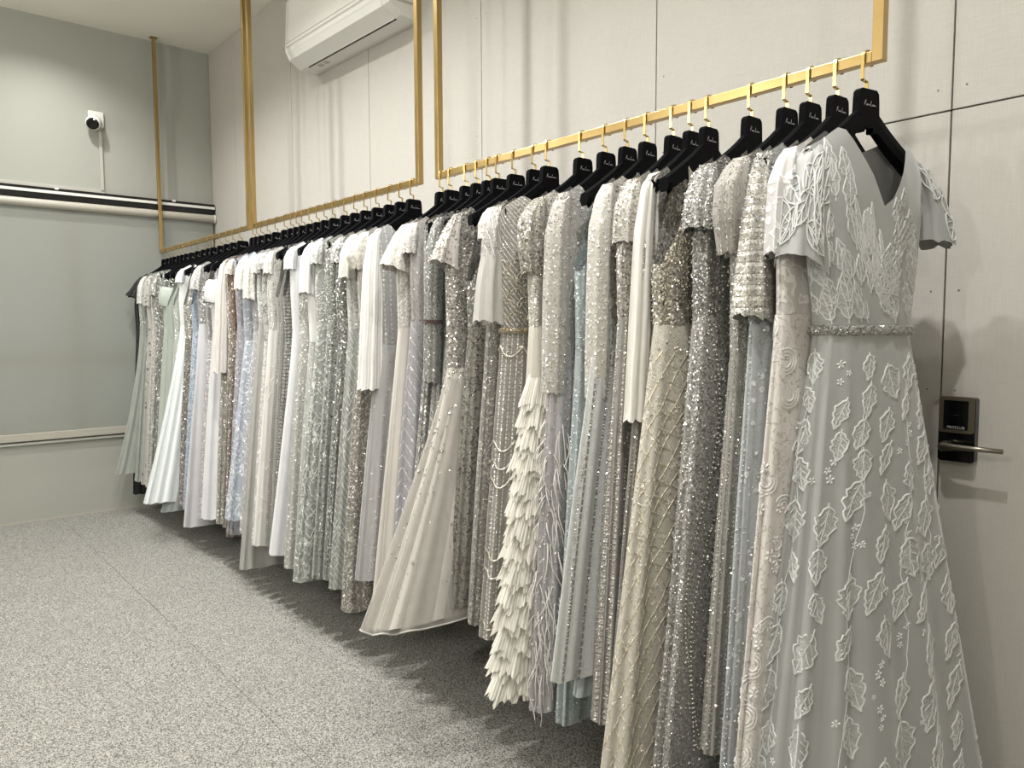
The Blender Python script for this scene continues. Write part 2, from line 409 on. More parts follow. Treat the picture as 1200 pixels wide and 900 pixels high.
# ------------------------------------------------------------------ downlights (each with its own lamp)
for i, (x, y, wt, cone) in enumerate(LAMPS):
    dl = empty('downlight', (x, y, H)); nm = ('the end wall', 'the second from the end wall', 'the third from the end wall', 'the fourth from the end wall', 'the fifth from the end wall', 'over the nearest gown')
    tag(dl, ('round recessed ceiling downlight in the row along the rail, ' + nm[i]), 'downlight', 'ceiling downlights')
    m = MB(); a = np.linspace(0, 2 * np.pi, 33)[:-1]
    pr = [(.062, -.001), (.062, -.006), (.056, -.010), (.044, -.008), (.040, -.001)]
    P = np.array([[(r_ * math.cos(t), r_ * math.sin(t), z) for t in a] for r_, z in pr]); m.grid(P, True)
    m.build('trim_ring', MAT['white'], dl, smooth=True)
    m = MB(); m.tube([(0, 0, -.0005), (0, 0, -.003)], .040, 24); m.build('lamp_lens', MAT['glow'], dl)
    ld = bpy.data.lights.new('downlight_lamp', 'SPOT'); ld.energy = wt * 2.4; ld.color = (1, .99, .968)
    ld.spot_size = R(cone); ld.spot_blend = .9; ld.shadow_soft_size = .035
    lo = bpy.data.objects.new('downlight_lamp', ld); COL.objects.link(lo); lo.parent = dl; lo.location = (0, 0, -.02)

for i, (x, y, z, wt) in enumerate(FILL_GLOBES):  # fill lamps added out of view, built as opal pendants
    pl = empty('added_fill_lamp', (x, y, H)); tag(pl, 'added opal globe fill lamp over the open floor, ' + ('nearest the end wall', 'second from the end wall', 'third from the end wall', 'fourth from the end wall')[i], 'lamp', 'added fill globes')
    m = MB(); m.tube([(0, 0, 0), (0, 0, -.03)], [.055, .05], 20); m.build('ceiling_rose', MAT['white'], pl)
    m = MB(); m.tube([(0, 0, -.03), (0, 0, z - H + .12)], .003, 8); m.build('cord', MAT['rod'], pl)
    a = np.linspace(0, 2 * np.pi, 25)[:-1]; th = np.linspace(.06, math.pi - .02, 13)
    m = MB(); m.grid(np.array([[(.13 * math.sin(q) * math.cos(t), .13 * math.sin(q) * math.sin(t), z - H + .13 * math.cos(q)) for t in a] for q in th]), True)
    m.build('globe', MAT['opal'], pl, smooth=True)
    ld = bpy.data.lights.new('added_fill_bulb', 'POINT'); ld.energy = wt * 2.4; ld.color = (1, .99, .968); ld.shadow_soft_size = .03
    lo = bpy.data.objects.new('added_fill_bulb', ld); COL.objects.link(lo); lo.parent = pl; lo.location = (0, 0, z - H)

# ------------------------------------------------------------------ brass hanging rails
def rail_frame(x0, x1, label):
    t = empty('hanging_rail', ((x0 + x1) / 2, YR, ZR)); tag(t, label, 'clothes rail', 'brass hanging rails')
    hl = (x1 - x0) / 2; e = .0125
    for s in (-1, 1):
        p = box('post', (s * hl - e, -e, -e), (s * hl + e, e, H - ZR - .004), MAT['brass'], t, .0012)
        box('ceiling_flange', (s * hl - .026, -.026, H - ZR - .005), (s * hl + .026, .026, H - ZR), MAT['brass'], p, .001)
    box('bar', (-hl + e, -e, -e), (hl - e, e, e), MAT['brass'], t, .0012)
    return t
rail_frame(.086, 1.880, 'brass hanging rail nearest the end wall, thin square tube hung from the ceiling')
rail_frame(1.955, 3.728, 'middle brass hanging rail, hung from the ceiling in front of the air conditioner')
rail_frame(3.871, 5.612, 'nearest brass hanging rail, ending beside the door, carrying the leaf gown')

# ------------------------------------------------------------------ air conditioner
ac = empty('air_conditioner', (1.95, -.014, 3.0)); tag(ac, 'white wall mounted split air conditioner above the middle rail', 'air conditioner')
ac.rotation_euler = (0, R(1.2), 0)
L_ = 1.16
prof = [(0, .40), (-.16, .40), (-.195, .385), (-.205, .36), (-.214, .11), (-.212, .085), (-.19, .045), (-.12, .0), (-.03, -.006), (0, -.005)]
m = MB(); m.prism(prof, 0, 0, L_); m.build('casing', MAT['white'], ac, bevel=.004)
m = MB(); m.prism([(-.196, .395), (-.209, .375), (-.2205, .112), (-.214, .105), (-.205, .36)], 0, .012, L_ - .012)
fp = m.build('front_panel', MAT['white'], ac, bevel=.002)
box('panel_gap', (.02, -.2215, .128), (L_ - .02, -.218, .1315), MAT['trunk'], fp)
m = MB(); m.prism([(-.209, .096), (-.2135, .092), (-.193, .041), (-.122, -.0035), (-.118, .006), (-.19, .055)], 0, .10, L_ - .07)
lf = m.build('louver_flap', MAT['white'], ac, bevel=.0015)
m = MB(); m.prism([(-.121, .006), (-.121, -.0025), (-.106, -.0035), (-.106, .006)], 0, .10, L_ - .07); m.build('outlet_slot', MAT['dark'], ac)
for x, sx in ((.16, .05), (.235, .045)):
    m = MB(); m.prism([(-.088, -.0034), (-.060, -.0052), (-.060, -.0042), (-.088, -.0020)], 0, x, x + sx)
    m.build('sticker', MAT['trunk'], ac)
for k_ in range(9):
    z = .06 + k_ * .035; box('side_vent', (L_ - .001, -.15, z), (L_ + .0015, -.04, z + .012), MAT['trunk'], ac)

# ------------------------------------------------------------------ security camera and its cable trunking
sc = empty('security_camera', (0, -.862, 2.98)); tag(sc, 'white security camera with a black lens on the end wall above the blind', 'camera')
m = MB(); m.box((0, -.052, -.055), (.022, .052, .062)); m.build('mount_plate', MAT['white'], sc, bevel=.008)
ax = Vector((.78, -.34, -.42)).normalized()
m = MB(); m.tube([(.015, 0, .0), tuple(ax * .05), tuple(ax * .10), tuple(ax * .118)], [.036, .05, .052, .044], 20); m.build('camera_body', MAT['white'], sc, smooth=True)
m = MB(); m.tube([tuple(ax * .112), tuple(ax * .124), tuple(ax * .127)], [.043, .042, .034], 20); hd = m.build('lens_window', MAT['lens'], sc)
m = MB(); m.tube([tuple(ax * .1265), tuple(ax * .1295)], .014, 16); m.build('lens', MAT['black'], hd)
ct = empty('cable_trunking', (.001, -.838, 2.45)); tag(ct, 'off white cable trunking running down from the security camera and along the blind', 'trunking')
box('vertical_run', (0, -.011, 0), (.016, .011, .475), MAT['trunk'], ct, .002)
box('horizontal_run', (0, -3.0, -.012), (.016, .013, .012), MAT['trunk'], ct, .002)

#GOWNS#
# ------------------------------------------------------------------ hangers
HX = [.209, .306, .4, .472, .573, .651, .747, .858, .984, 1.105, 1.206, 1.288, 1.422, 1.536, 1.646, 1.767,
      1.972, 2.028, 2.095, 2.187, 2.294, 2.419, 2.501, 2.57, 2.637, 2.723, 2.806, 2.891, 2.982, 3.1, 3.196, 3.292, 3.399, 3.502, 3.593, 3.681,
      3.895, 3.955, 4.059, 4.129, 4.196, 4.251, 4.343, 4.448, 4.517, 4.675, 4.776, 4.864, 4.941, 5.036, 5.1, 5.155, 5.287, 5.387, 5.449, 5.517, 5.585]
def arm_z(a):
    """height of the hanger's upper edge at distance a from its middle"""
    a = np.abs(a); t = np.clip((a - .036) / .164, 0, 1)
    return np.where(a < .036, 1.905, 1.905 - .112 * t ** .85)

def make_hanger():
    t = empty('gown_hanger', (HX[0], YR, ZR))
    # flat strip hook: over the bar, down its room side, a small crank back to the middle
    path = [(.0165, -.013), (.0165, .008)] + [(.0165 * math.cos(a), .008 + .0115 * math.sin(a)) for a in np.linspace(0, math.pi, 7)[1:-1]] + [(-.0165, .008), (-.0165, -.046), (-.0150, -.0485), (-.0015, -.0505), (0, -.053), (0, -.082)]
    path = np.array(path); tn = np.gradient(path, axis=0); tn /= np.linalg.norm(tn, axis=1)[:, None]; nn = np.stack([-tn[:, 1], tn[:, 0]], 1)
    P = []
    for sx, so in ((-.0042, -.0011), (.0042, -.0011), (.0042, .0011), (-.0042, .0011)):
        q = path + nn * so; P.append(np.stack([np.full(len(q), sx), q[:, 0], q[:, 1]], 1))
    m = MB(); m.grid(np.stack(P, 1), True); m.build('hook', MAT['gold'], t)
    # body: a flared block with two sloping arms, widening to the shoulders
    m = MB(); o_ = -ZR
    blk = [(-.0375, 1.895), (-.036, 1.93), (-.034, 1.944), (-.026, 1.951), (.026, 1.951), (.034, 1.944), (.036, 1.93), (.0375, 1.895), (.03, 1.868), (0, 1.862), (-.03, 1.868)]
    n = len(blk); V = [(-.009, y, z + o_) for y, z in blk] + [(.009, y, z + o_) for y, z in blk]
    m.add(V, [(i, (i + 1) % n, n + (i + 1) % n, n + i) for i in range(n)])
    for k_ in (0, n):
        m.v.append(np.zeros((0, 3))); b0 = m.n - 2 * n + k_
        m.f.append(np.array([(b0, b0 + i, b0 + i + 1) if k_ else (b0, b0 + i + 1, b0 + i) for i in range(1, n - 1)]))
    for s in (-1, 1):
        ss = np.linspace(.015, .2, 12); G = []
        for a in ss:
            f = (a - .015) / .185; zt = float(arm_z(a)); hh = .052 - .014 * f; th = .009 + .008 * f
            e = 1 if f < .97 else .55
            G.append([(-th * e, s * a, zt - hh + o_), (-th, s * a, zt - hh * .5 + o_), (-th * .7, s * a, zt - .003 + o_), (0, s * a, zt + o_), (th * .7, s * a, zt - .003 + o_), (th, s * a, zt - hh * .5 + o_), (th * e, s * a, zt - hh + o_)])
        b0 = m.n; m.grid(np.array(G), True); e0 = b0 + 11 * 7
        m.f.append(np.array([(e0, e0 + i, e0 + i + 1) for i in range(1, 6)]))
    bd = m.build('hanger_body', MAT['velvet'], t, smooth=False)
    for s in (-1, 1):                       # strap notches curling under each tip
        m = MB(); y = s * .172; z = float(arm_z(.172)) - .034 + o_
        m.tube([(0, y, z + .006), (0, y + s * .001, z - .012), (0, y + s * .007, z - .019), (0, y + s * .014, z - .012)], [.0075, .006, .005, .003], 8)
        m.build('strap_notch', MAT['velvet'], bd)
    # the pale script printed on the block
    word = [[(0, 0), (.001, .004), (.003, .009), (.005, .0095), (.0055, .007), (.003, .005), (.001, .0045), (.005, .003), (.0075, 0)], [(.0075, 0), (.009, .003), (.0105, .002), (.0095, 0), (.0085, .001), (.011, .0008), (.012, .003), (.0125, .0005), (.014, .001), (.0155, .003), (.016, .0008), (.018, .001)],
            [(.0215, .009), (.0205, .004), (.0195, 0), (.022, .0005), (.025, .0005)], [(.025, .0005), (.0255, .003), (.0265, .0005), (.0275, .003), (.0285, .0005), (.030, .003), (.031, .0005), (.033, .003), (.0335, .0005), (.0355, .0015), (.038, .0005)]]
    m = MB()
    for st in word:
        p = np.array(st); p = np.stack([np.full(len(p), .0093), p[:, 0] * 1.15 - .019, p[:, 1] * 1.3 + 1.913 + o_], 1)
        m.tube(p, .00045, 4, cap=False)
    m.build('lettering', MAT['print'], bd)
    return t
def children(o): return [c for c in bpy.data.objects if c.parent == o]
hanger0 = make_hanger()
h_parts = [(c, children(c)) for c in children(hanger0)]
def hang(i, of, rz=0.0):
    if i == 0: t = hanger0
    else:
        t = hanger0.copy(); COL.objects.link(t)
        for c, g_ in h_parts:
            c2 = c.copy(); COL.objects.link(c2); c2.parent = t
            for e in g_:
                e2 = e.copy(); COL.objects.link(e2); e2.parent = c2
    t.location = (HX[i], YR, ZR); t.rotation_euler = (0, 0, rz)
    tag(t, 'black velvet hanger with gold hook carrying the ' + of, 'hanger', 'velvet hangers on the brass rails')
    return t

# ------------------------------------------------------------------ gown cloth surfaces
NC = 88
UU = np.linspace(-1, 1, NC, endpoint=False)
PHI = np.pi * np.sign(UU) * np.abs(UU) ** 1.25         # 0 = edge towards the room, +90 = front, 180 = edge towards the wall
def spow(x, p): return np.sign(x) * np.abs(x) ** p

class Surf:
    """a closed cloth surface as a grid of points, with arc length s measured from the room edge"""
    def __init__(s, P):
        s.P = P; Q = np.concatenate([P, P[:, :1]], 1)
        L = np.concatenate([np.zeros((len(P), 1)), np.cumsum(np.linalg.norm(np.diff(Q, axis=1), axis=2), 1)], 1)
        c0 = NC // 2; s.S = L[:, :-1] - L[:, c0:c0 + 1]; s.len = L[:, -1]
        du = np.roll(P, -1, 1) - np.roll(P, 1, 1); dv = np.gradient(P, axis=0)
        n = np.cross(du, dv); n /= np.linalg.norm(n, axis=2)[:, :, None] + 1e-12
        ctr = P.mean(1, keepdims=True); flip = np.sign((n * (P - ctr)).sum(2).mean()); s.N = n * flip
        s.hz = np.linalg.norm(np.diff(P[:, c0], axis=0), axis=1).sum()
    def uv(s):
        k = len(s.P) * 2 // 3
        sref = s.S[k]; v = s.P[:, :, 2]
        return np.stack([np.broadcast_to(sref, v.shape), v], -1).reshape(-1, 2)
    def at_index(s, r, c):
        nr = len(s.P); r = np.clip(r, 0, nr - 1.001); r0 = r.astype(int); fr = (r - r0)[:, None]
        c = np.mod(c, NC); c0 = c.astype(int) % NC; fc = (c - np.floor(c))[:, None]; c1 = (c0 + 1) % NC
        def b(A): return (A[r0, c0] * (1 - fc) + A[r0, c1] * fc) * (1 - fr) + (A[r0 + 1, c0] * (1 - fc) + A[r0 + 1, c1] * fc) * fr
        n = b(s.N); n /= np.linalg.norm(n, axis=1)[:, None] + 1e-12
        return b(s.P), n
    def at(s, h, a):
        """h = metres down (or up) from the first row, a = arc length from the room edge"""
        r = np.clip(np.asarray(h) / s.hz, 0, 1) * (len(s.P) - 1); a = np.asarray(a, float)
        ri = np.clip(np.round(r).astype(int), 0, len(s.P) - 1); c = np.zeros(len(a))
        for k in np.unique(ri):
            m = ri == k; c[m] = np.interp(a[m], s.S[k], np.arange(NC))
        return s.at_index(r, c)
    def mesh(s, name, mat, parent):
        m = MB(); m.grid(s.P, True); return m.build(name, mat, parent, smooth=True, uv=s.uv())

def folds(seed, n, sharp=1.0):
    g = np.random.default_rng(seed); u = UU
    f = .6 * np.sin(np.pi * n * u + g.uniform(0, 6.3)) + .35 * np.sin(np.pi * n * 1.63 * u + g.uniform(0, 6.3)) + .3 * np.sin(np.pi * n * .47 * u + g.uniform(0, 6.3))
    return f

def outline(W0, W1, D0, D1, p):
    """closed section: W0 towards the room, W1 towards the wall, D1 forward, D0 back"""
    c, s = np.cos(PHI), np.sin(PHI)
    y = np.where(c > 0, -W0 * spow(c, p), -W1 * spow(c, p)); x = np.where(s > 0, D1, D0) * spow(s, p)
    nx, ny = s / np.where(s > 0, D1, D0), -c / np.where(c > 0, W0, W1); q = np.hypot(nx, ny)
    return x, y, nx / q, ny / q

def skirt(seed, zw, zh, Ww, Wh, Wwall, Dw, Db, Df, shape=1.0, nf=13, amp=.012, nr=34, lean=0.0, hemtilt=0.0, extra=0.0, t0=0.0):
    g = np.random.default_rng(seed + 99); f1 = folds(seed, nf); f2 = folds(seed + 1, nf * .5); ph = g.uniform(0, 6.3)
    P = np.zeros((nr, NC, 3))
    for k, t in enumerate(np.linspace(t0, 1, nr)):
        e = t ** shape; b = min(1, t * 2.2)
        W0 = Ww + (Wh - Ww) * e + extra; W1 = Ww * .98 + (Wwall - Ww * .98) * e + extra
        D1 = Dw[1] + (Df - Dw[1]) * e + extra; D0 = Dw[0] + (Db - Dw[0]) * e + extra
        x, y, nx, ny = outline(W0, W1, D0, D1, .80)
        a = amp * (.15 + .85 * b) * (.45 + .55 * t)
        f = a * (f1 + .5 * f2 * math.sin(2.2 * t + ph)) 
        x = x + nx * f * .8 + lean * t; y = y + ny * f
        z = zw + (zh - zw) * t + (hemtilt * (y + .2) + .5 * a * f1) * t ** 3
        P[k, :, 0] = x; P[k, :, 1] = np.minimum(y, .428 if Wwall < .43 else .48); P[k, :, 2] = z
    return Surf(P)

def bodice(seed, zw, Ww, Dw, top='round', nw=.11, Wb=.185, dv=.10, nr=16, so=.2, amp=.004, tipw=.205):
    f1 = folds(seed + 5, 9); P = np.zeros((nr, NC, 3))
    c = np.cos(PHI); yt = -tipw * spow(c, .8); a = np.abs(yt); front = np.sin(PHI) > 0
    zt = arm_z(np.minimum(a, .2)) + .006 - np.maximum(a - .196, 0) * 1.2
    nz = arm_z(np.array(nw)) + .006
    drop = np.where(front, dv, .045) * (1 - np.minimum(a / nw, 1)) ** (1.0 if top == 'v' else .55)
    zt = np.where(a < nw, nz - drop, zt)
    if so < .19:                                   # sleeveless: the armhole cuts in from the tip
        q = np.clip((a - so) / (.2 - so), 0, 1); zt = np.where(a > so, arm_z(np.array(so)) + .006 - (arm_z(np.array(so)) - 1.56) * q ** .8, zt)
    if top == 'strapless':
        zt = 1.66 + .02 * np.cos(2 * PHI) - .0 * a
    for k, r in enumerate(np.linspace(0, 1, nr)):
        z = zw + (zt - zw) * r
        h = np.clip((z - zw) / (1.60 - zw), 0, 1); h2 = np.clip((z - 1.60) / .17, 0, 1)
        W = Ww + (Wb - Ww) * (h * h * (3 - 2 * h)) + (tipw - Wb) * h2
        head = np.clip(arm_z(np.minimum(np.abs(W * spow(c, .8)), .2)) + .006 - z, 0, .2)
        th = .0205 + (1 - .0) * np.sqrt(np.clip(head / .16, 0, 1)) * 1.0 * 0
        full = np.sqrt(np.clip(head / .16, 0, 1)); s = np.sin(PHI)
        D = np.where(s > 0, .0205 + (Dw[1] * 1.0 - .0205) * full, .0205 + (Dw[0] - .0205) * full)
        D = np.maximum(D, .018)
        P[k, :, 0] = D * spow(s, .8) + amp * f1 * np.sign(s) * .6 * full; P[k, :, 1] = -W * spow(c, .8) - amp * f1 * c * .5
        P[k, :, 2] = z
    return Surf(P)

def sleeve_mesh(rings, seed, nf=7, amp=.006, side=-1, n=34):
    """rings: (y, z, half width y, half depth x, tilt); y counts outwards from the hanger's middle"""
    g = np.random.default_rng(seed); a = np.linspace(0, 2 * np.pi, n, endpoint=False)
    f = .6 * np.sin(nf * a + g.uniform(0, 6)) + .4 * np.sin((nf * 2 - 1) * a + g.uniform(0, 6))
    R_ = np.array(rings, float); tt = np.linspace(0, 1, len(R_)); ti = np.linspace(0, 1, max(12, len(R_) * 4))
    Q = np.stack([np.interp(ti, tt, R_[:, j]) for j in range(5)], 1)
    P = np.zeros((len(ti), n, 3))
    for k in range(len(ti)):
        y, z, ry, rx, tl = Q[k]; am = amp * min(1, ti[k] * 2)
        cy = spow(np.cos(a), .85) * ry + np.cos(a) * f * am; cx = spow(np.sin(a), .85) * rx + np.sin(a) * f * am
        P[k, :, 0] = cx; P[k, :, 1] = side * (y + cy); P[k, :, 2] = z + tl * cy - (.35 * am + .004) * f * ti[k] ** 3
    return P
def put_sleeve(P, name, mat, parent, dz):
    Q = P.copy(); Q[:, :, 2] -= dz
    L = np.linspace(0, .4, P.shape[1]); uv = np.stack([np.broadcast_to(L, P.shape[:2]), P[:, :, 2]], -1).reshape(-1, 2)
    m = MB(); m.grid(Q, True); return m.build(name, mat, parent, smooth=True, uv=uv)

def sleeve_rings(kind, rx, ln=1.0):
    tz = 1.806
    if kind == 'cap':   return [(.184, tz + .002, .012, .018, -.3), (.193, tz - .016, .019, rx * .8, -.3), (.202, tz - .05, .025, rx, -.2), (.206, tz - .05 - .05 * ln, .024, rx * .95, .1)]
    if kind == 'short': return [(.182, tz + .003, .012, .018, -.3), (.194, tz - .02, .021, rx * .8, -.3), (.206, tz - .07, .029, rx, -.2), (.212, tz - .07 - .06 * ln, .031, rx, 0), (.216, tz - .07 - .12 * ln, .031, rx, .25)]
    if kind == 'puff':  return [(.180, tz + .004, .014, .018, -.3), (.196, tz - .015, .028, rx * .8, -.4), (.212, tz - .06, .044, rx, -.2), (.216, tz - .06 - .06 * ln, .046, rx, 0), (.213, tz - .06 - .12 * ln, .034, rx * .8, .1), (.213, tz - .06 - .135 * ln, .031, rx * .7, .1)]
    if kind == 'flutter': return [(.180, tz + .004, .014, .018, -.3), (.200, tz - .03, .028, rx * .8, -.4), (.220, tz - .09, .042, rx, -.2), (.230, tz - .09 - .05 * ln, .052, rx * 1.1, .1), (.236, tz - .09 - .10 * ln, .060, rx * 1.15, .35)]
    if kind == 'long':  return [(.180, tz + .004, .012, .018, -.3), (.193, tz - .03, .024, rx * .8, -.3), (.208, tz - .12, .034, rx, 0), (.216, tz - .30, .034, rx, 0), (.222, tz - .48, .032, rx, 0), (.226, tz - .60, .030, rx * .9, .1)]
    if kind == 'drape': return [(.165, tz + .012, .012, .018, -.3), (.188, tz - .02, .026, rx * .7, -.3), (.203, tz - .15, .036, rx * .9, 0), (.214, tz - .40, .042, rx, 0), (.226, tz - .63, .048, rx, 0), (.230, tz - .65, .048, rx, 0)]
    if kind == 'bell':  return [(.176, tz + .006, .014, .018, -.3), (.190, tz - .03, .024, rx * .8, -.3), (.204, tz - .14, .034, rx, -.1), (.212, tz - .26, .042, rx * 1.2, 0), (.218, tz - .385, .050, rx * 1.4, .2)]

# ------------------------------------------------------------------ beads, cords and cut-out leaves laid on a surface
def scatter(surf, n, seed, size, umin=-.62, umax=.8, dens=None, lift=.4, grow=.35):
    g = np.random.default_rng(seed); nr = len(surf.P)
    k = int(n * 3); r = g.uniform(0, nr - 1.01, k)
    cw = np.linalg.norm(np.roll(surf.P, -1, 1) - surf.P, axis=2)
    c = (g.uniform(umin, umax, k) + 1) / 2 * NC
    wgt = cw[r.astype(int), c.astype(int) % NC]; wgt = wgt / (wgt.max() + 1e-9)
    if dens is not None: wgt = wgt * dens(r / (nr - 1))
    keep = g.uniform(0, 1, k) < wgt / (np.quantile(wgt, .97) + 1e-9); r, c = r[keep][:n], c[keep][:n]
    p, nm = surf.at_index(r, c); sz = size * g.lognormal(0, grow, len(r))
    return p + nm * (sz * lift)[:, None], nm, sz
def beads(name, sets, mat, parent, full=True):
    P = np.concatenate([s[0] for s in sets]); N = np.concatenate([s[1] for s in sets]); S = np.concatenate([s[2] for s in sets])
    ref = np.where(np.abs(N[:, 2:3]) < .9, np.array([[0, 0, 1.]]), np.array([[1., 0, 0]]))
    T = np.cross(ref, N); T /= np.linalg.norm(T, axis=1)[:, None] + 1e-12; B = np.cross(N, T)
    ang = np.random.default_rng(3).uniform(0, 6.3, len(P))[:, None]; T, B = T * np.cos(ang) + B * np.sin(ang), B * np.cos(ang) - T * np.sin(ang)
    s = S[:, None]
    V = np.stack([P + T * s, P + B * s, P - T * s, P - B * s, P + N * s * .8], 1).reshape(-1, 3)
    b = (np.arange(len(P)) * 5)[:, None]
    F = np.concatenate([b + np.array([[0, 1, 4]]), b + np.array([[1, 2, 4]]), b + np.array([[2, 3, 4]]), b + np.array([[3, 0, 4]])])
    o = mk(name, V, [F], mat, parent); o['kind'] = 'stuff'; return o

def cord(m, surf, h, a, r, lift=0.0):
    """a raised half-round cord along a polyline given in surface metres"""
    p, n = surf.at(np.asarray(h, float), np.asarray(a, float)); k = len(p)
    t = np.gradient(p, axis=0); t /= np.linalg.norm(t, axis=1)[:, None] + 1e-12
    b = np.cross(t, n); b /= np.linalg.norm(b, axis=1)[:, None] + 1e-12
    r = np.broadcast_to(np.asarray(r, float), (k,))[:, None]; p = p + n * lift
    m.grid(np.stack([p - b * r, p + n * r * 1.2, p + b * r], 1))

def leaf(m, mf, surf, h0, a0, ang, L, W, sgn=1, teeth=4, veins=3, r=.0026):
    """serrated leaf: corded outline, midrib and veins in m, the thin cloth inside it in mf"""
    t = np.linspace(0, 1, 3 * teeth + 3)
    wv = W * np.sin(np.pi * np.clip(t, 0, 1) ** .75) * (1 - .46 * np.abs(np.mod(t * teeth, 1) - .12)) 
    ca, sa = math.cos(ang), math.sin(ang)
    def tr(x, y): return h0 + sgn * (x * ca - y * sa), a0 + (x * sa + y * ca)
    for s in (-1, 1): cord(m, surf, *tr(t * L, s * wv), r)
    tm = np.linspace(-.12, .95, 6); cord(m, surf, *tr(tm * L, .04 * W * np.sin(tm * 6)), r * .8)
    for k in range(veins):
        x0 = .15 + .6 * k / veins
        for s in (-1, 1):
            q = np.linspace(0, 1, 3); x = (x0 + .22 * q) * L; cord(m, surf, *tr(x, s * q * .8 * np.interp(x / L, t, wv)), r * .55)
    if mf is not None:
        hh, aa = [], []
        for s in (-.9, 0, .9):
            x, y = tr(t * L, s * wv); hh.append(x); aa.append(y)
        p, n = surf.at(np.concatenate(hh), np.concatenate(aa)); p = (p + n * .0009).reshape(3, -1, 3); mf.grid(np.swapaxes(p, 0, 1))

def blossom(m, surf, h0, a0, r, seed):
    """five raised petals round a bead"""
    g = np.random.default_rng(seed); o = g.uniform(0, 6)
    for k in range(5):
        a = o + k * 1.2566; p, n = surf.at(np.array([h0, h0 + r * math.cos(a - .42), h0 + 1.35 * r * math.cos(a), h0 + r * math.cos(a + .42)]), np.array([a0, a0 + r * math.sin(a - .42), a0 + 1.35 * r * math.sin(a), a0 + r * math.sin(a + .42)]))
        c = p.mean(0) + n[0] * r * .35
        m.add(np.concatenate([p + n * .0008, [c]]), [(0, 1, 4), (1, 2, 4), (2, 3, 4), (3, 0, 4)])

# ------------------------------------------------------------------ the gowns, from the end wall to the door
# i: label, short name, bodice cloth, skirt cloth, sleeve kind, sleeve cloth, waist half width, hem half width (room), hem height, extras
T = lambda *a, **k: (a, k)
G = {}
def gown(i, label, short, bod, skt, slv=None, slc=None, Wh=.30, zh=.25, Ww=.19, top='round', so=.2, nw=.135, dv=.1, shape=1.0, nf=13, amp=.012, **kw):
    G[i] = dict(label=label, short=short, bod=bod, skt=skt, slv=slv, slc=slc, Wh=Wh, zh=zh, Ww=Ww, top=top, so=so, nw=nw, dv=dv, shape=shape, nf=nf, amp=amp, **kw)

gown(0, 'dark bottle green beaded gown with flared sleeves, last one beside the end wall', 'dark green gown by the end wall', T('#0d1512', '#3a4540', 'stripe', p=.05, wd=.2, sheen=.02), T('#121b17', '#36423b', 'stripe', p=.06, wd=.2, sheen=.02), 'flutter', T('#0c1411', '#46524d', 'stripe', p=.05, wd=.2, sheen=.02), Wh=.30, zh=.147, Ww=.235)
gown(1, 'sage grey tulle gown with a wide sheer hem, second from the end wall', 'sage tulle gown, second from the end wall', T('#a7aca0', glit=.5), T('#a5ac9f', alpha=.8, rough=.9), 'short', T('#d0cfc6', '#efeee8', 'lace', p=.02, wd=.14, glit=.3), Wh=.44, zh=.337, Ww=.235, nf=17, shape=1.5)
gown(2, 'grey green shimmering gown with soft shoulders, third from the end wall', 'grey green gown, third from the end wall', T('#9aa198', glit=.5), T('#9ea699', glit=.35), None, None, Wh=.33, zh=.28, Ww=.225)
gown(3, 'beige lace gown with dark scattered motifs, fourth from the end wall', 'beige lace gown with dark motifs', T('#bdb8aa', '#77716a', 'dots', p=.03, wd=.35, glit=.4), T('#bcb7a9', '#787167', 'dots', p=.035, wd=.36, glit=.4), 'short', T('#c7c3b5', '#8b857b', 'dots', p=.03, wd=.32, glit=.4), Wh=.315, zh=.268, Ww=.225)
gown(4, 'pale oatmeal lace gown, fifth from the end wall', 'oatmeal lace gown', T('#c3bfb2', '#e9e6de', 'lace', p=.02, wd=.12, glit=.3), T('#b7b2a5', '#dcd8cd', 'lace', p=.024, wd=.12, glit=.3), None, None, Wh=.305, zh=.26, Ww=.22)
gown(5, 'silver sequinned column gown, sixth from the end wall', 'silver sequin gown, sixth from the end wall', T('#a5a398', glit=.9, gs=120), T('#a19f94', glit=.9, gs=120), 'short', T('#b5b3a8', glit=.9, gs=120), Wh=.30, zh=.20, Ww=.22)
gown(6, 'pewter beaded gown with wide shoulders, seventh from the end wall', 'pewter beaded gown, seventh from the end wall', T('#8f9187', glit=.9, gs=110), T('#8c8e83', glit=.85, gs=110), None, None, Wh=.30, zh=.24, Ww=.215)
gown(7, 'pale sage satin gown with an open bardot neckline, beside the pewter beaded one', 'pale sage bardot gown', T('#aab7a6', rough=.45), T('#a9b5a5', rough=.45), None, None, Wh=.31, zh=.23, Ww=.215, top='strapless', collar='#b4c0af')
gown(8, 'sage green sleeveless matte gown, ninth from the end wall', 'sage sleeveless gown', T('#9fae9d', rough=.6), T('#a3b0a1', rough=.6), None, None, Wh=.31, zh=.25, Ww=.225, so=.13)
gown(9, 'light celadon shimmering sleeveless gown, tenth from the end wall', 'celadon shimmer gown', T('#b6bfb1', glit=.35), T('#b9c1b4', glit=.3), None, None, Wh=.30, zh=.25, Ww=.22, so=.14)
gown(10, 'mint white tulle ball gown with a long pale layered hem near the end wall', 'mint white tulle gown', T('#dfe5e2', rough=.8), T('#dbe6e5', '#eff5f4', 'pleat', p=.05, rough=.9), 'cap', T('#eceeec'), Wh=.47, zh=.27, Ww=.21, nf=20, amp=.018, shape=1.2, under='#8f9c96')
gown(11, 'taupe sequinned sleeveless gown, right of the mint white tulle gown', 'taupe sequin gown', T('#b0aaa0', glit=.8, gs=130), T('#8f867d', glit=.9, gs=120), None, None, Wh=.29, zh=.25, Ww=.21, so=.15)
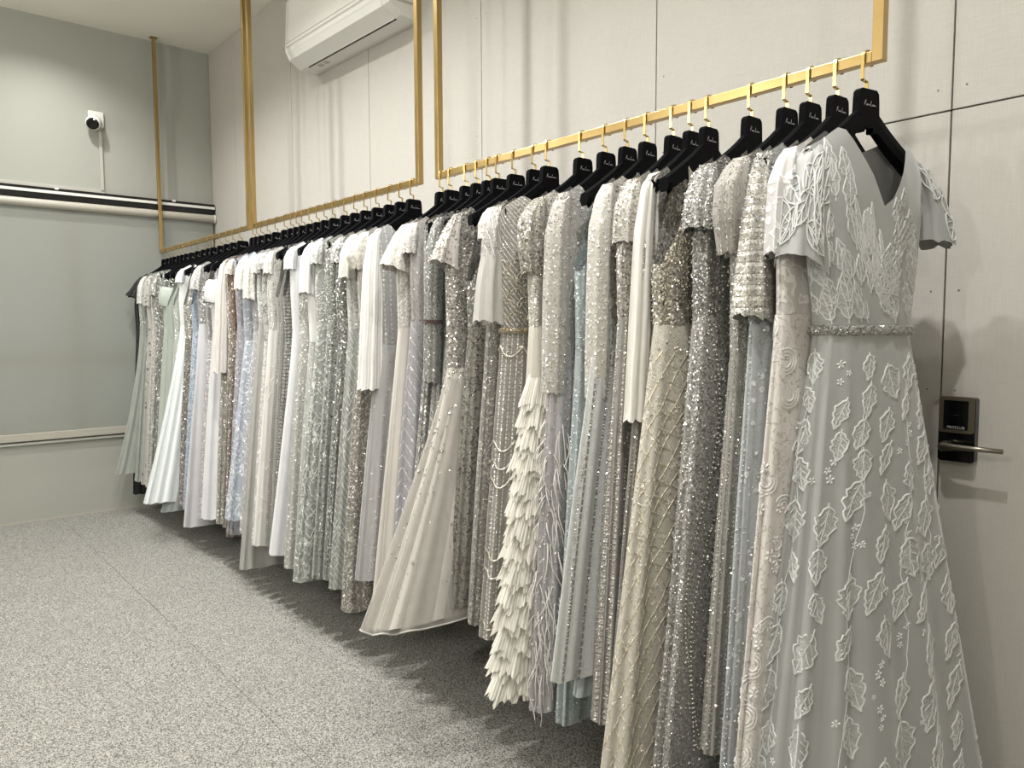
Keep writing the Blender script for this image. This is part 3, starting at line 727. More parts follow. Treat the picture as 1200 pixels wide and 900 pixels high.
gown(12, 'sky blue lace gown, a narrow bright blue strip left of the lavender satin skirt', 'sky blue lace gown', T('#87a4c2', '#b5c8da', 'lace', p=.02, wd=.14, glit=.4), T('#8ba6c2', '#bccddd', 'lace', p=.022, wd=.14, glit=.3), None, None, Wh=.30, zh=.25, Ww=.205, so=.14)
gown(13, 'silver sequin bodice gown with short sleeves and a plain lavender white satin skirt', 'lavender satin skirted gown', T('#b2b1aa', glit=.9, gs=130), T('#cbcad0', rough=.4), 'short', T('#c2c1ba', '#efeeea', 'lace', p=.022, wd=.14, glit=.6), Wh=.335, zh=.165, Ww=.205, nf=7, amp=.014)
gown(14, 'silver rose lace gown between the lavender satin and cool white satin gowns', 'silver rose lace gown', T('#b4abab', glit=.7), T('#b5acad', '#d8d0cf', 'lace', p=.024, wd=.12, glit=.5), None, None, Wh=.28, zh=.23, Ww=.195, so=.14)
gown(15, 'cool white satin gown with a folded bardot collar, last on the far rail', 'cool white satin gown', T('#dddee2', rough=.38), T('#dcdde2', rough=.38), None, None, Wh=.30, zh=.255, Ww=.2, nf=8, amp=.016, top='strapless', collar='#e6e7ea')
gown(16, 'blush ivory gown with a long chiffon cape sleeve and beaded skirt', 'blush ivory cape gown', T('#cfc6b8', glit=.3), T('#b7afa2', glit=.75, gs=130), 'drape', T('#d9d0c3', '#e8e1d6', 'pleat', p=.025, alpha=.95), Wh=.28, zh=.262, Ww=.205)
gown(17, 'champagne sequinned gown behind the bronze one', 'champagne sequin gown behind bronze', T('#b9ad9d', glit=.8, gs=120), T('#b3a799', glit=.8, gs=120), None, None, Wh=.27, zh=.25, Ww=.2)
gown(18, 'bronze brown sequinned gown, the brownest on the rails', 'bronze brown sequin gown', T('#8c6c50', glit=.7, gs=120), T('#978271', glit=.85, gs=120), 'cap', T('#c8b5a3', '#efe8df', 'lace', p=.02, wd=.13), Wh=.268, zh=.204, Ww=.2)
gown(19, 'dusty lavender gown with scrolling embroidery, right of the bronze one', 'dusty lavender embroidered gown', T('#a19fac', '#c6c5cf', 'vine', p=.06, wd=.2, glit=.3), T('#a5a3b0', '#c8c7d2', 'vine', p=.06, wd=.2, glit=.4), None, None, Wh=.29, zh=.24, Ww=.2)
gown(20, 'dusty blue lace gown with pale floral embroidery spreading to the hem', 'dusty blue lace gown', T('#a6b0c0', '#d6dce6', 'vine', p=.05, wd=.22, glit=.3), T('#a9b7cb', '#d6dee8', 'vine', p=.055, wd=.24, glit=.3), 'short', T('#d9d4c5', '#f0ede2', 'lace', p=.02, wd=.16), Wh=.33, zh=.35, Ww=.2, nf=10)
gown(21, 'ash lavender gown with cream lace sleeves, right of the dusty blue one', 'ash lavender gown with cream sleeves', T('#b5b1b4', glit=.4), T('#b7b4b6', '#d8d6d8', 'lace', p=.03, wd=.1, glit=.3), 'short', T('#d6d0c0', '#efebdf', 'lace', p=.02, wd=.16), Wh=.30, zh=.3, Ww=.2)
gown(22, 'smoky sheer tulle gown with a silver lace top and translucent hem', 'smoky sheer tulle gown', T('#c9c8c1', '#eeeeea', 'lace', p=.022, wd=.14, glit=.5), T('#bdbbb2', alpha=.75, rough=.9), 'cap', T('#cfcec8', '#f0f0ec', 'lace', p=.02, wd=.14, glit=.3), Wh=.345, zh=.125, Ww=.205)
gown(23, 'silver white floral lace gown beside the twig embroidered one', 'silver white floral lace gown', T('#cfcdc5', '#8f8d87', 'lace', p=.028, wd=.08, glit=.6), T('#cdcac1', '#ece9e1', 'lace', p=.028, wd=.12, glit=.4), 'cap', T('#aeaca6', '#dddcd6', 'vine', p=.05, wd=.2, glit=.5), Wh=.31, zh=.27, Ww=.21)
gown(24, 'ivory tulle gown with raised white twig embroidery', 'ivory twig embroidered gown', T('#d6d2c6', glit=.3), T('#d3cfc4', '#e9e6dc', 'pleat', p=.06, rough=.85), 'cap', T('#dcd8cc', '#f3f0e7', 'lace', p=.02, wd=.13), Wh=.325, zh=.286, Ww=.215, twigs=True)
gown(25, 'ecru bead fringed gown left of the pewter fringe gown', 'ecru fringed gown', T('#b3afa3', '#8e8a80', 'stripe', p=.014, q=.012, wd=.4, glit=.5), T('#b5b1a6', '#918d83', 'stripe', p=.016, q=.014, wd=.4, glit=.5), None, None, Wh=.30, zh=.3, Ww=.205, so=.15)
gown(26, 'pewter grey gown with rows of bead fringe, beside the bright white satin gown', 'pewter fringe gown', T('#96938a', '#6d6a63', 'tier', q=.018, wd=.4, glit=.7), T('#9a978e', '#73706a', 'tier', q=.018, wd=.4, glit=.7), None, None, Wh=.30, zh=.31, Ww=.205, so=.16)
gown(27, 'bright white satin gown with a plain skirt, between grey fringe and ivory sequins', 'bright white satin gown', T('#e2e3e7', rough=.36), T('#e1e2e7', rough=.36), 'cap', T('#eeeeef', rough=.4), Wh=.35, zh=.30, Ww=.2, nf=7, amp=.014, shape=1.2)
gown(28, 'ivory silver sequinned column gown with a bare hanger tip', 'ivory silver sequin column gown', T('#c9c7be', glit=.85, gs=140), T('#c5c3b9', '#e8e6dc', 'dots', p=.02, wd=.4, glit=.8), None, None, Wh=.305, zh=.246, Ww=.2, so=.15, nf=8)
gown(29, 'milk white crepe gown with soft rounded shoulders, behind the grass embroidered gown', 'milk white crepe gown', T('#e3e2dd', rough=.6), T('#bfc1b8', glit=.3), 'short', T('#ebeae6', rough=.6), Wh=.31, zh=.27, Ww=.205)
gown(30, 'sage silver gown with feathery grass embroidery', 'grass embroidered sage gown', T('#adb0a6', '#e4e5de', 'vine', p=.035, wd=.22, glit=.6), T('#9ea398', '#d5d8cf', 'vine', p=.05, wd=.2, glit=.5), 'cap', T('#c4c5bd', '#ecece6', 'lace', p=.02, wd=.13, glit=.5), Wh=.35, zh=.238, Ww=.21, strokes='#dfe2da')
gown(31, 'sage sequinned gown with straight skirt, right of the grass embroidery', 'sage sequin gown', T('#a3a69b', glit=.8, gs=130), T('#a2a69b', glit=.6, gs=130), None, None, Wh=.305, zh=.27, Ww=.205)
gown(32, 'gunmetal silver sequinned gown with crusted shoulder', 'gunmetal sequin gown', T('#94948c', glit=1., gs=110), T('#8f9088', glit=.9, gs=110), 'cap', T('#c4c3bc', glit=1., gs=110), Wh=.30, zh=.29, Ww=.21)
gown(33, 'sage grey gown with silver slanting fronds, left of the long white sash', 'slanting frond gown', T('#c9c7bd', glit=.4), T('#a3a79d', '#cfd2c9', 'chevron', p=.09, q=.03, wd=.3, glit=.4), 'short', T('#dad6ca', rough=.6), Wh=.32, zh=.28, Ww=.215, strokes='#d3d6cd')
gown(34, 'champagne sequin lace gown with a cream puffed lace sleeve', 'champagne sequin lace gown', T('#bdb6a7', glit=.5), T('#988f80', '#cfc7b6', 'vine', p=.03, wd=.25, glit=.9, gs=130), 'puff', T('#d2cab8', '#ece6d8', 'lace', p=.02, wd=.16), Wh=.315, zh=.205, Ww=.215, nf=8)
gown(35, 'grey lavender tulle gown with a long white chiffon sash falling from its shoulder', 'grey lavender gown with white sash', T('#a9a8aa', '#d2d1cf', 'stripe', p=.03, q=.02, wd=.3, glit=.6), T('#b3b1b1', '#d2d1d0', 'dots', p=.035, wd=.2, glit=.4), 'drape', T('#e6e4dc', '#f4f3ee', 'pleat', p=.02, alpha=.97), Wh=.31, zh=.37, Ww=.19, strings=(9, .014, .0026, '#d9d8d6'))
gown(36, 'cream satin gown with a big puffed ivory lace sleeve at the rail end', 'cream satin gown with lace puff sleeve', T('#d5cebf', '#e9e4d8', 'lace', p=.025, wd=.14, glit=.3), T('#d3cabc', rough=.42), 'flutter', T('#d8d0bf', '#efeadc', 'lace', p=.018, wd=.2), Wh=.345, zh=.345, Ww=.22, nf=8, amp=.016)
gown(37, 'lilac grey gown with pink silver chevron beading', 'lilac chevron beaded gown', T('#bcb5b1', '#d8c8c2', 'chevron', p=.12, q=.04, wd=.3, glit=.6), T('#b2afb9', '#dcd2cf', 'chevron', p=.12, q=.05, wd=.25, glit=.5), 'cap', T('#d5cfc6', '#f0ece4', 'lace', p=.02, wd=.14, glit=.4), Wh=.30, zh=.4, Ww=.205, nf=8)
gown(38, 'silver paillette gown partly hidden left of the sequin topped tulle gown', 'silver paillette gown', T('#a9a79f', glit=1., gs=100), T('#a6a49d', glit=.9, gs=110), None, None, Wh=.31, zh=.4, Ww=.205)
gown(39, 'steel grey gown with a beaded sleeve ending in a dark red band', 'steel grey gown with dark red cuff', T('#999890', glit=.7, gs=140), T('#a3a19a', glit=.6, gs=140), 'long', T('#9b9a93', glit=.6), Wh=.30, zh=.4, Ww=.2, cuff='#5b3a36', cuffz=.35)
gown(40, 'clear crystal beaded silver gown just left of the blush tulle', 'crystal beaded silver gown', T('#b5b2a8', glit=1., gs=100), T('#aeaba2', glit=.9, gs=110), None, None, Wh=.30, zh=.42, Ww=.2, so=.15)
gown(41, 'blush tulle gown with sequin scattered bodice and wide sweeping skirt', 'blush sweeping tulle gown', T('#b7afa3', glit=.9, gs=110), T('#cdc5b8', '#ddd6ca', 'pleat', p=.06, rough=.9), 'flutter', T('#d6cdc0', '#ebe4d9', 'dots', p=.03, wd=.25, alpha=.9), Wh=.56, zh=.40, Ww=.235, nf=15, amp=.02, shape=1.15, over=('#d3cbbe', .45), Df=.10, Db=.075, bead=(4600, .0028, '#e4dfd4', 'fade'))
gown(42, 'sage brown sequinned strap gown with bare hanger tip, behind the tulle skirt', 'sage brown sequin strap gown', T('#8f8c80', glit=1., gs=110), T('#96917f', '#6f6b5f', 'vine', p=.04, wd=.2, glit=.8, gs=120), None, None, Wh=.29, zh=.43, Ww=.205, so=.13)
gown(43, 'greige beaded gown with lacy shoulder, tucked behind the art deco gown', 'greige beaded gown', T('#b9b3a6', glit=.7), T('#9a9486', '#c9c3b4', 'vine', p=.035, wd=.2, glit=.8), 'cap', T('#d8d1c4', '#f0ebe0', 'lace', p=.022, wd=.15, glit=.5), Wh=.29, zh=.40, Ww=.205)
gown(44, 'taupe art deco gown with slanted beaded bodice, gold belt and hanging bead swags', 'taupe art deco gown', T('#8e877a', '#d9d4c8', 'chevron', p=.2, q=.022, wd=.32, glit=.6), T('#928b80', '#e0dcd0', 'stripe', p=.022, q=.014, wd=.3, glit=.5), 'short', T('#b9b6ad', '#f0eee6', 'chevron', p=.2, q=.05, wd=.16, alpha=.85), Wh=.30, zh=.38, Ww=.205, nf=9, amp=.010, deco=True, back=.034, top='v', belt='#b3a07c', bead=(1500, .0022, '#eeeade', 'top'), over_sleeve=T('#d4cfc3', alpha=.7), strings=(18, .008, .0022, '#e2dccf'))
gown(45, 'cream gown with tiers of gathered tulle ruffles and a sequinned puff shoulder', 'cream ruffled tulle gown', T('#cdc6b5', glit=.5), T('#d2cab6', rough=.9), 'puff', T('#bfb8a9', glit=.9, gs=120), Wh=.30, zh=.28, Ww=.22, ruffles=True, bead=(900, .0026, '#efe9da', 'sleeve'))
gown(46, 'silver lilac beaded gown with long beaded sleeves and pale ostrich feather strands', 'silver lilac feathered gown', T('#c9c3bb', '#efe9e0', 'dots', p=.02, wd=.4, glit=.9, gs=130), T('#bfb9bb', '#e0dcdc', 'dots', p=.02, wd=.3, glit=.6), 'long', T('#c4bcae', '#ece6da', 'dots', p=.016, wd=.35, glit=.6), Wh=.31, zh=.24, Ww=.235, feathers=True, bead=(2200, .0024, '#e9e4e0', 'all'))
gown(47, 'aqua blue beaded gown with scooped armhole under a bare black hanger tip', 'aqua blue beaded gown', T('#a9bcc1', '#d5e2e4', 'dots', p=.014, wd=.4, glit=.7), T('#a6b8ba', '#cfdcdc', 'dots', p=.012, wd=.38, glit=.5), None, None, Wh=.30, zh=.236, Ww=.225, so=.10, bead=(2400, .0021, '#d9e6e8', 'all'))
gown(48, 'pale ice grey tulle gown with vertical strings of sequins and a layered hem', 'ice grey sequin striped tulle gown', T('#cfcabc', glit=.8, gs=130), T('#d3d5d2', '#96958f', 'stripe', p=.06, q=.02, wd=.16, glit=.5), 'long', T('#d6cfbf', '#efe9db', 'dots', p=.016, wd=.4, glit=.7), Wh=.40, zh=.43, Ww=.235, nf=10, amp=.016, under='#a9b6b6', strings=(9, .009, .0032, '#dcdad2'))
gown(49, 'greige beaded column gown with sparkling slim sleeve, between ice tulle and ivory cape', 'greige beaded column gown', T('#bcb5a7', glit=.9, gs=130), T('#a39c92', '#cdc6ba', 'stripe', p=.05, q=.016, wd=.3, glit=.7), 'short', T('#d3ccbd', '#f3eee1', 'dots', p=.016, wd=.4, glit=.8), Wh=.33, zh=.321, Ww=.24, bead=(1500, .0024, '#e6dfd0', 'all'), strings=(12, .010, .0027, '#dcd5c6'))
gown(50, 'brown grey beaded gown with straight ivory chiffon cape sleeves', 'gown with ivory chiffon cape sleeves', T('#b5aea1', glit=.8), T('#8f877b', '#b9b1a4', 'stripe', p=.05, q=.016, wd=.3, glit=.7), 'drape', T('#d8d0c0', '#e9e3d6', 'pleat', p=.03, alpha=.97), Wh=.34, zh=.351, Ww=.235, strings=(10, .010, .0026, '#d8d2c6'))
gown(51, 'champagne strap gown with crystal bodice and diamond lattice beaded skirt', 'champagne lattice gown', T('#b9b09c', glit=1., gs=120), T('#d3c9b2', '#e9e0cb', 'dots', p=.03, wd=.2, glit=.4), None, None, Wh=.43, zh=.20, Ww=.23, so=.13, nf=9, amp=.020, lattice=True, bead=(3600, .0026, '#efe6d2', 'top'))
gown(52, 'silver grey sequinned gown with short crusted sleeves and a swagged bead chain', 'silver grey sequin gown with bead chain', T('#8f8b84', glit=1., gs=170), T('#a5a199', glit=.9, gs=170), 'short', T('#b3b0a9', glit=1., gs=150), Wh=.365, zh=.22, Ww=.215, nf=8, amp=.014, chains=True, bead=(5200, .0023, '#eceae4', 'all'))
gown(53, 'greige pinstripe beaded gown with a sheer beaded balloon sleeve', 'greige gown with balloon sleeve', T('#b4aea2', glit=.7), T('#a7a093', '#d2cbbd', 'stripe', p=.022, q=.012, wd=.35, glit=.6), 'puff', T('#c7c0b2', '#e9e3d6', 'stripe', p=.03, q=.014, wd=.3, glit=.5, alpha=.85), Wh=.285, zh=.36, Ww=.20, bead=(2200, .0022, '#e7e1d4', 'all'), strings=(16, .008, .0021, '#e6e0d4'))
gown(54, 'pale blue grey gown with a cream tiered sequin bell sleeve', 'pale blue grey gown with bell sleeve', T('#b9bdb9', glit=.6), T('#b4bcbe', '#dfe4e3', 'dots', p=.03, wd=.3, glit=.4), 'bell', T('#cbc4b0', '#efeada', 'tier', q=.026, wd=.5, glit=.6), Wh=.30, zh=.33, Ww=.225, bead=(2200, .0026, '#eef0ee', 'low'), strings=(7, .012, .003, '#eceeec'))
gown(55, 'pale rose satin gown with scroll embroidered sleeve and flower appliques', 'pale rose scroll embroidered gown', T('#cdc3bb', '#e4dcd4', 'vine', p=.06, wd=.2), T('#ddd3c9', '#bdb2a7', 'vine', p=.03, wd=.10, rough=.45), 'short', T('#cbc6c3', '#e9e7e4', 'vine', p=.06, wd=.2), Wh=.36, zh=.30, Ww=.225, nf=7, amp=.014, scrolls=True)
gown(56, 'silver grey V neck gown with corded leaf applique, nearest to the door', 'silver leaf applique gown', T('#a6a7a3', rough=.5, sheen=.5), T('#a4a5a1', rough=.5, sheen=.5), 'flutter', T('#aaaba7', rough=.5, sheen=.5), Wh=.36, zh=.10, Ww=.155, top='v', dv=.19, nw=.115, nf=15, amp=.020, leaves=True, belt='#b9b8b1', Df=.20, Db=.05, Wwall=.475, rz=R(-11))

matc = {}
def cl(spec, nm):
    a, k = spec; key = (a, tuple(sorted(k.items())))
    if key not in matc: matc[key] = cloth(nm, *a, **k)
    return matc[key]

def build_gown(i, q):
    x = HX[i]; rz = q.get('rz', R(3.5 * math.sin(i * .55))); zh = q['zh']; t = empty('gown', (x, YR, zh), rz)
    tag(t, q['label'], 'gown', 'evening gowns on the brass rails')
    hang(i, q['short'], rz)
    gb = x - HX[i - 1] if i else .2; gf = HX[i + 1] - x if i < len(HX) - 1 else .4
    lim = lambda g_: max(.024, min(.062, g_ * .48))
    Dw = (lim(gb), lim(gf)); Db = q.get('Db', max(.030, min(.09, gb * .55))); Df = q.get('Df', max(.030, min(.09, gf * .55)))
    if i == 44: Dw = (Dw[0], .085)
    zw = 1.395 + (.055 * math.sin(i * 2.1) if i not in (41, 44, 56) else (-.13 if i == 41 else 0)); seed = 100 + i * 7; Wwall = q.get('Wwall', min(.40, max(.24, q['Wh'] * .95))); hi = i > 40
    def shift(s): s.P[:, :, 2] -= zh; return s
    bs = shift(bodice(seed, zw, q['Ww'], Dw, q['top'], q['nw'], max(.185, q['Ww'] + .005), q['dv'], so=q['so'], nr=18 if hi else 14))
    bs = Surf(bs.P); bo = bs.mesh('bodice', cl(q['bod'], 'bodice_cloth'), t)
    ks = shift(skirt(seed, zw, zh, q['Ww'], q['Wh'], Wwall, Dw, Db, Df, q['shape'], q['nf'], q['amp'], nr=44 if hi else 30)); ks = Surf(ks.P)
    so_ = ks.mesh('skirt', cl(q['skt'], 'skirt_cloth'), t)
    rx = max(.022, min(.038, (gb + gf) * .21))
    S = []
    if q['slv']:
        rg = sleeve_rings(q['slv'], rx, .7 + .75 * ((i * 0.618) % 1))
        if i == 56:                       # the near gown's fluttering sleeves: one hangs, one stands out towards the wall
            rg = [(.172, 1.808, .016, .018, -.3), (.184, 1.785, .028, .034, -.35), (.198, 1.71, .038, .044, -.2), (.204, 1.62, .044, .050, .1), (.206, 1.535, .050, .054, .55)]
            rgw = [(.178, 1.808, .016, .018, -.3), (.196, 1.785, .034, .036, -.5), (.226, 1.73, .046, .046, -.5), (.254, 1.67, .052, .054, -.4), (.264, 1.61, .056, .058, -.1)]
        for s in (-1, 1):
            P = sleeve_mesh(rgw if i == 56 and s > 0 else rg, seed + s, side=s, amp=.004 if q['slv'] in ('long', 'cap') else .008); P[:, :, 0] -= q.get('back', .004)
            so = put_sleeve(P, 'sleeve', cl(q['slc'], 'sleeve_cloth'), t, zh); S.append((P, so))
            if 'over_sleeve' in q:
                rg2 = [(.206, 1.72, .026, rx * .9, 0), (.216, 1.62, .036, rx, 0), (.224, 1.54, .042, rx * 1.1, 0), (.230, 1.42, .048, rx * 1.25, .2)]
                P3 = sleeve_mesh(rg2, seed + 3, side=s, amp=.008); P3[:, :, 0] -= q.get('back', 0); put_sleeve(P3, 'sleeve', cl(q['over_sleeve'], 'sheer_cuff'), t, zh)
            if 'cuff' in q:
                P2 = sleeve_mesh([(.2225, 1.435, .043, rx * 1.06, 0), (.223, 1.42, .043, rx * 1.06, 0)], seed, side=s, amp=.002); put_sleeve(P2, 'cuff', cl(T(q['cuff'], glit=.4), 'cuff_cloth'), so, zh)
    if 'collar' in q:                     # folded-down neckline, open over the bare hanger
        P = np.zeros((6, NC, 3))
        for k, (dz, e) in enumerate(((.0, .0), (.035, .012), (.02, .026), (-.03, .034), (-.08, .036), (-.10, .030))):
            xx, yy, nx, ny = outline(.205 + e * 1.1, .205 + e, Dw[0] + e * .5, Dw[1] + e * .5, .8)
            P[k] = np.stack([xx, yy, 1.64 + dz + .03 * np.cos(PHI) - zh + 0 * xx], 1)
        Surf(P).mesh('collar', cl(T(q['collar'], rough=.4), 'collar_cloth'), t)
        for s in (-1, 1):
            m = MB(); m.tube([(0, s * .172, 1.66 - zh), (0, s * .1722, 1.74 - zh), (0, s * .165, 1.805 - zh)], .0035, 6); m.build('strap', cl(T(q['collar'], rough=.4), 'collar_cloth'), t)
    if 'under' in q:                      # plain underskirt showing below the hem
        us = shift(skirt(seed + 50, .75, zh - .07, q['Ww'] * 1.0, q['Wh'] * .80, .24, Dw, Db * .85, Df * .85, 1, q['nf'], .008, nr=14)); Surf(us.P).mesh('underskirt', cl(T(q['under'], rough=.6), 'underskirt_cloth'), t)
    if 'over' in q:                       # open net overskirt
        us = shift(skirt(seed, zw - .03, zh - .012, q['Ww'], q['Wh'], Wwall, Dw, Db, Df, q['shape'], q['nf'] * .8, q['amp'] * 1.25, nr=40, extra=.010))
        ov = Surf(us.P); oo = ov.mesh('overskirt', cl(T(q['over'][0], rough=.95, alpha=q['over'][1]), 'net_cloth'), t)
        m = MB(); c = np.arange(NC + 1) % NC; m.tube(ov.P[-1][c], .003, 5, cap=False); m.build('hem_band', cl(T(q['over'][0], rough=.7), 'hem_band'), oo, smooth=True)
    if 'belt' in q:
        e = .004; rows = []
        for dz, ee in ((-.009, 0), (-.007, e), (.007, e), (.009, 0)):
            xx, yy, nx, ny = outline(q['Ww'] + ee, q['Ww'] + ee, Dw[0] + ee, Dw[1] + ee, .8); rows.append(np.stack([xx + nx * .003, yy + ny * .003, zw + dz - zh + 0 * xx], 1))
        bsf = Surf(np.array(rows)); be = bsf.mesh('belt', cl(T(q['belt'], glit=.8, gs=220), 'belt_cloth'), t)
        beads('belt_beading', [scatter(bsf, 500, seed, .0024, -.7, .9)], MB_(q['belt'], .35), be)
    if 'bead' in q:
        n, sz, colr, how = q['bead']; m_ = MB_(colr); sets = []
        if how == 'sleeve':
            pass
        elif how == 'top': sets = [scatter(bs, n * 2 // 3, seed, sz), scatter(ks, n // 3, seed + 1, sz, dens=lambda r: np.exp(-r * 7))]
        elif how == 'fade': sets = [scatter(bs, n // 3, seed, sz), scatter(ks, n * 2 // 3, seed + 1, sz, dens=lambda r: np.exp(-r * 3.2))]
        elif how == 'low': sets = [scatter(bs, n // 4, seed, sz), scatter(ks, n * 3 // 4, seed + 1, sz, dens=lambda r: .2 + r)]
        else: sets = [scatter(bs, n // 3, seed, sz), scatter(ks, n * 2 // 3, seed + 1, sz)]
        if sets: beads('beading', sets, m_, t)
    if 'bead' in q and S:
        for P, so in S[:1]:
            g = np.random.default_rng(seed); n = 500; r = g.uniform(0, len(P) - 1.01, n); c = g.integers(0, P.shape[1], n); p = P[r.astype(int), c] * (1 - (r % 1))[:, None] + P[r.astype(int) + 1, c] * (r % 1)[:, None]
            ctr = P.mean(1)[r.astype(int)]; nm = p - ctr; nm[:, 2] = .01; nm /= np.linalg.norm(nm, axis=1)[:, None]; p[:, 2] -= zh
            beads('beading', [(p + nm * .001, nm, q['bead'][1] * g.lognormal(0, .3, n))], MB_(q['bead'][2]), so)
    if i in (28, 44, 45, 55, 22, 13):
        m = MB(); m.box((.012, -.135, 1.765 - zh), (.0128, -.112, 1.80 - zh)); m.build('paper_tag', MAT['tag'], t)
    EXTRAS(i, q, t, bs, ks, bo, so_, S, zw, zh, seed)

mbc = {}
def MB_(c, metal=.45):
    if (c, metal) not in mbc: mbc[(c, metal)] = bead_mat('beads', c, metal)
    return mbc[(c, metal)]

def EXTRAS(i, q, t, bs, ks, bo, so_, S, zw, zh, seed):
    g = np.random.default_rng(seed + 3)
    thread = lambda c: cl(T(c, rough=.5, sheen=.2), 'embroidery_thread')
    if q.get('twigs') or 'strokes' in q:
        m = MB()
        if q.get('twigs'):
            for k in range(34):
                h0, a0, an = g.uniform(.05, 1.05), g.uniform(-.12, .22), g.uniform(-.9, .9); L = g.uniform(.05, .11); x = np.linspace(0, 1, 6)
                cord(m, ks, h0 + L * x * math.cos(an), a0 + L * x * math.sin(an) + .01 * x ** 2, .0022)
                for b in (.35, .6, .8):
                    s = g.choice([-1, 1]); cord(m, ks, h0 + L * (b * math.cos(an) + .35 * x[:4] * math.cos(an + s * .7)), a0 + L * (b * math.sin(an) + .35 * x[:4] * math.sin(an + s * .7)) + .01 * b ** 2, .0018)
        else:
            for k in range(150):
                h0, a0 = g.uniform(0, 1.05), g.uniform(-.1, .2); an = .55 + g.uniform(-.25, .25); L = g.uniform(.03, .07); x = np.linspace(0, 1, 4)
                sg = 1 if (k % 2) else -1
                cord(m, ks, h0 - L * x * math.cos(an), a0 + sg * L * x * math.sin(an) , .0019)
        o = m.build('embroidery', thread(q.get('strokes', '#f0ede4')), so_, smooth=True); o['kind'] = 'stuff'
    if q.get('deco'):
        m = MB()                          # bead swags at three heights of the skirt, fan arches on the bodice
        for hh in (.05, .36, .42, .48, .72, .78, .95):
            for a0 in np.arange(-.16, .24, .08):
                x = np.linspace(0, 1, 9); cord(m, ks, hh + .035 * 4 * x * (1 - x), a0 + .08 * x, .0032, .002)
        o = m.build('bead_swag', MB_('#e6e0d2'), so_, smooth=True); o['kind'] = 'stuff'
        m = MB()
        for hh in (.03, .07, .11, .15, .19):
            for a0 in np.arange(-.14, .3, .066):
                for rr_ in (.030, .019):
                    x = np.linspace(0, math.pi, 9); cord(m, bs, hh + rr_ * np.sin(x), a0 + (hh % .08 > .04) * .033 - rr_ * np.cos(x), .0014)
        o = m.build('fan_beading', MB_('#d8cdb4'), bo, smooth=True); o['kind'] = 'stuff'
    if q.get('ruffles'):
        rm = cl(T('#ddd6bf', '#f0ead8', 'pleat', p=.012, rough=.95, alpha=.9), 'ruffle_tulle')
        zs = np.linspace(1.26, .375, 14); u = np.linspace(-1, 1, 170); ph_ = u * 2.5
        cc, ss = spow(np.cos(ph_), .8), spow(np.sin(ph_), .8); fine = lambda n, sd: np.sin(np.pi * n * u + sd) + .6 * np.sin(np.pi * n * 1.7 * u + sd * 2.3)
        for k, z0 in enumerate(zs):
            f = k / 13; dr = .115; Wr = .215 + .115 * f; rows = []
            for layer, (lo, ln_) in enumerate(((0, 1.0), (.006, .82))):
                P = np.zeros((7, len(u), 3)); f1, f2, f3 = fine(44, k + layer * 3), fine(17, k * 1.7 + layer), fine(6, k * 2.9 + layer)
                for j, v in enumerate(np.linspace(0, 1, 7)):
                    e = lo + (.036 + .022 * f) * v ** .8 * (1 + .18 * f3)
                    D = np.where(ss > 0, .055, .045) + e * .6
                    am = v * (.0035 * f1 + .006 * f2)
                    P[j] = np.stack([D * ss + am * ss, -(Wr + e) * np.where(cc > 0, cc, cc * .6) - am * cc, z0 + .008 * f3 - dr * ln_ * v * (1 + .022 * f1 + .06 * f2 + .07 * f3) - zh], 1)
                rows.append(P)
            m = MB()
            for P in rows: m.grid(P)
            uvv = np.concatenate([np.stack([np.broadcast_to(u * .5, P.shape[:2]), P[:, :, 2]], -1).reshape(-1, 2) for P in rows])
            m.build('ruffle', rm, t, smooth=True, uv=uvv)
    if q.get('feathers'):
        m = MB()
        for k in range(190):
            h0, a0 = g.uniform(.3, 1.1), g.uniform(-.07, .20); p, n = ks.at(np.array([h0]), np.array([a0])); p, n = p[0], n[0]
            L = g.uniform(.07, .16); x = np.linspace(0, 1, 7)[:, None]; sw = np.array([g.normal(0, .35), g.normal(0, .5) , 0]); cu = np.array([g.normal(0, .3), g.normal(-.2, .4), 0])
            pts = p + n * (.002 + .022 * np.sin(x * 2.4)) + L * (x * np.array([0, 0, -1]) + .35 * x ** 1.5 * sw + .25 * np.sin(x * 5) * cu * .5)
            m.tube(pts, np.linspace(.0019, .0009, 7), 4, cap=False)
        o = m.build('feather_strands', cl(T('#e6ddd3', rough=.8), 'feather'), so_, smooth=True); o['kind'] = 'stuff'
    if q.get('lattice'):
        m = MB(); Ls = 1.16
        for sg, slope in ((1, 1.0), (-1, 1.25), (1, .28)):
            st = .043 if slope > .5 else .10
            for a0 in np.arange(-1.4, 1.8, st):
                x = np.linspace(0, 1, 60); h = .07 + x * Ls
                a = a0 + sg * (h / slope * .62 if slope > .5 else h * 2.4) + .004 * np.sin(h * 30 + a0 * 9)
                ok = (a > -.22) & (a < .36)
                idx = np.where(ok)[0]
                if len(idx) > 3: cord(m, ks, h[idx], a[idx], .0021)
        o = m.build('lattice_beading', MB_('#eee4cd', .25), so_, smooth=True); o['kind'] = 'stuff'
        m = MB()
        for k in range(170): blossom(m, ks, g.uniform(.12, 1.15), g.uniform(-.18, .26), .006, k)
        o = m.build('bead_florets', MB_('#f3ecdb', .2), so_); o['kind'] = 'stuff'
    if 'strings' in q:                    # strings of beads sewn down the cloth
        n_, gap_, sz, colr = q['strings']; sets = []
        for a0 in np.linspace(-.13, .26, n_):
            h = np.arange(.02, 1.25, gap_); h = h[(g.uniform(0, 1, len(h)) < .8) & (h < ks.hz * .985)]; a = a0 * (1 + .5 * h) + .006 * np.sin(h * 8 + a0 * 40)
            p, nn_ = ks.at(h, a); sets.append((p + nn_ * sz * .3, nn_, sz * g.lognormal(0, .25, len(h))))
        beads('bead_strings', sets, MB_(colr, .5), so_)
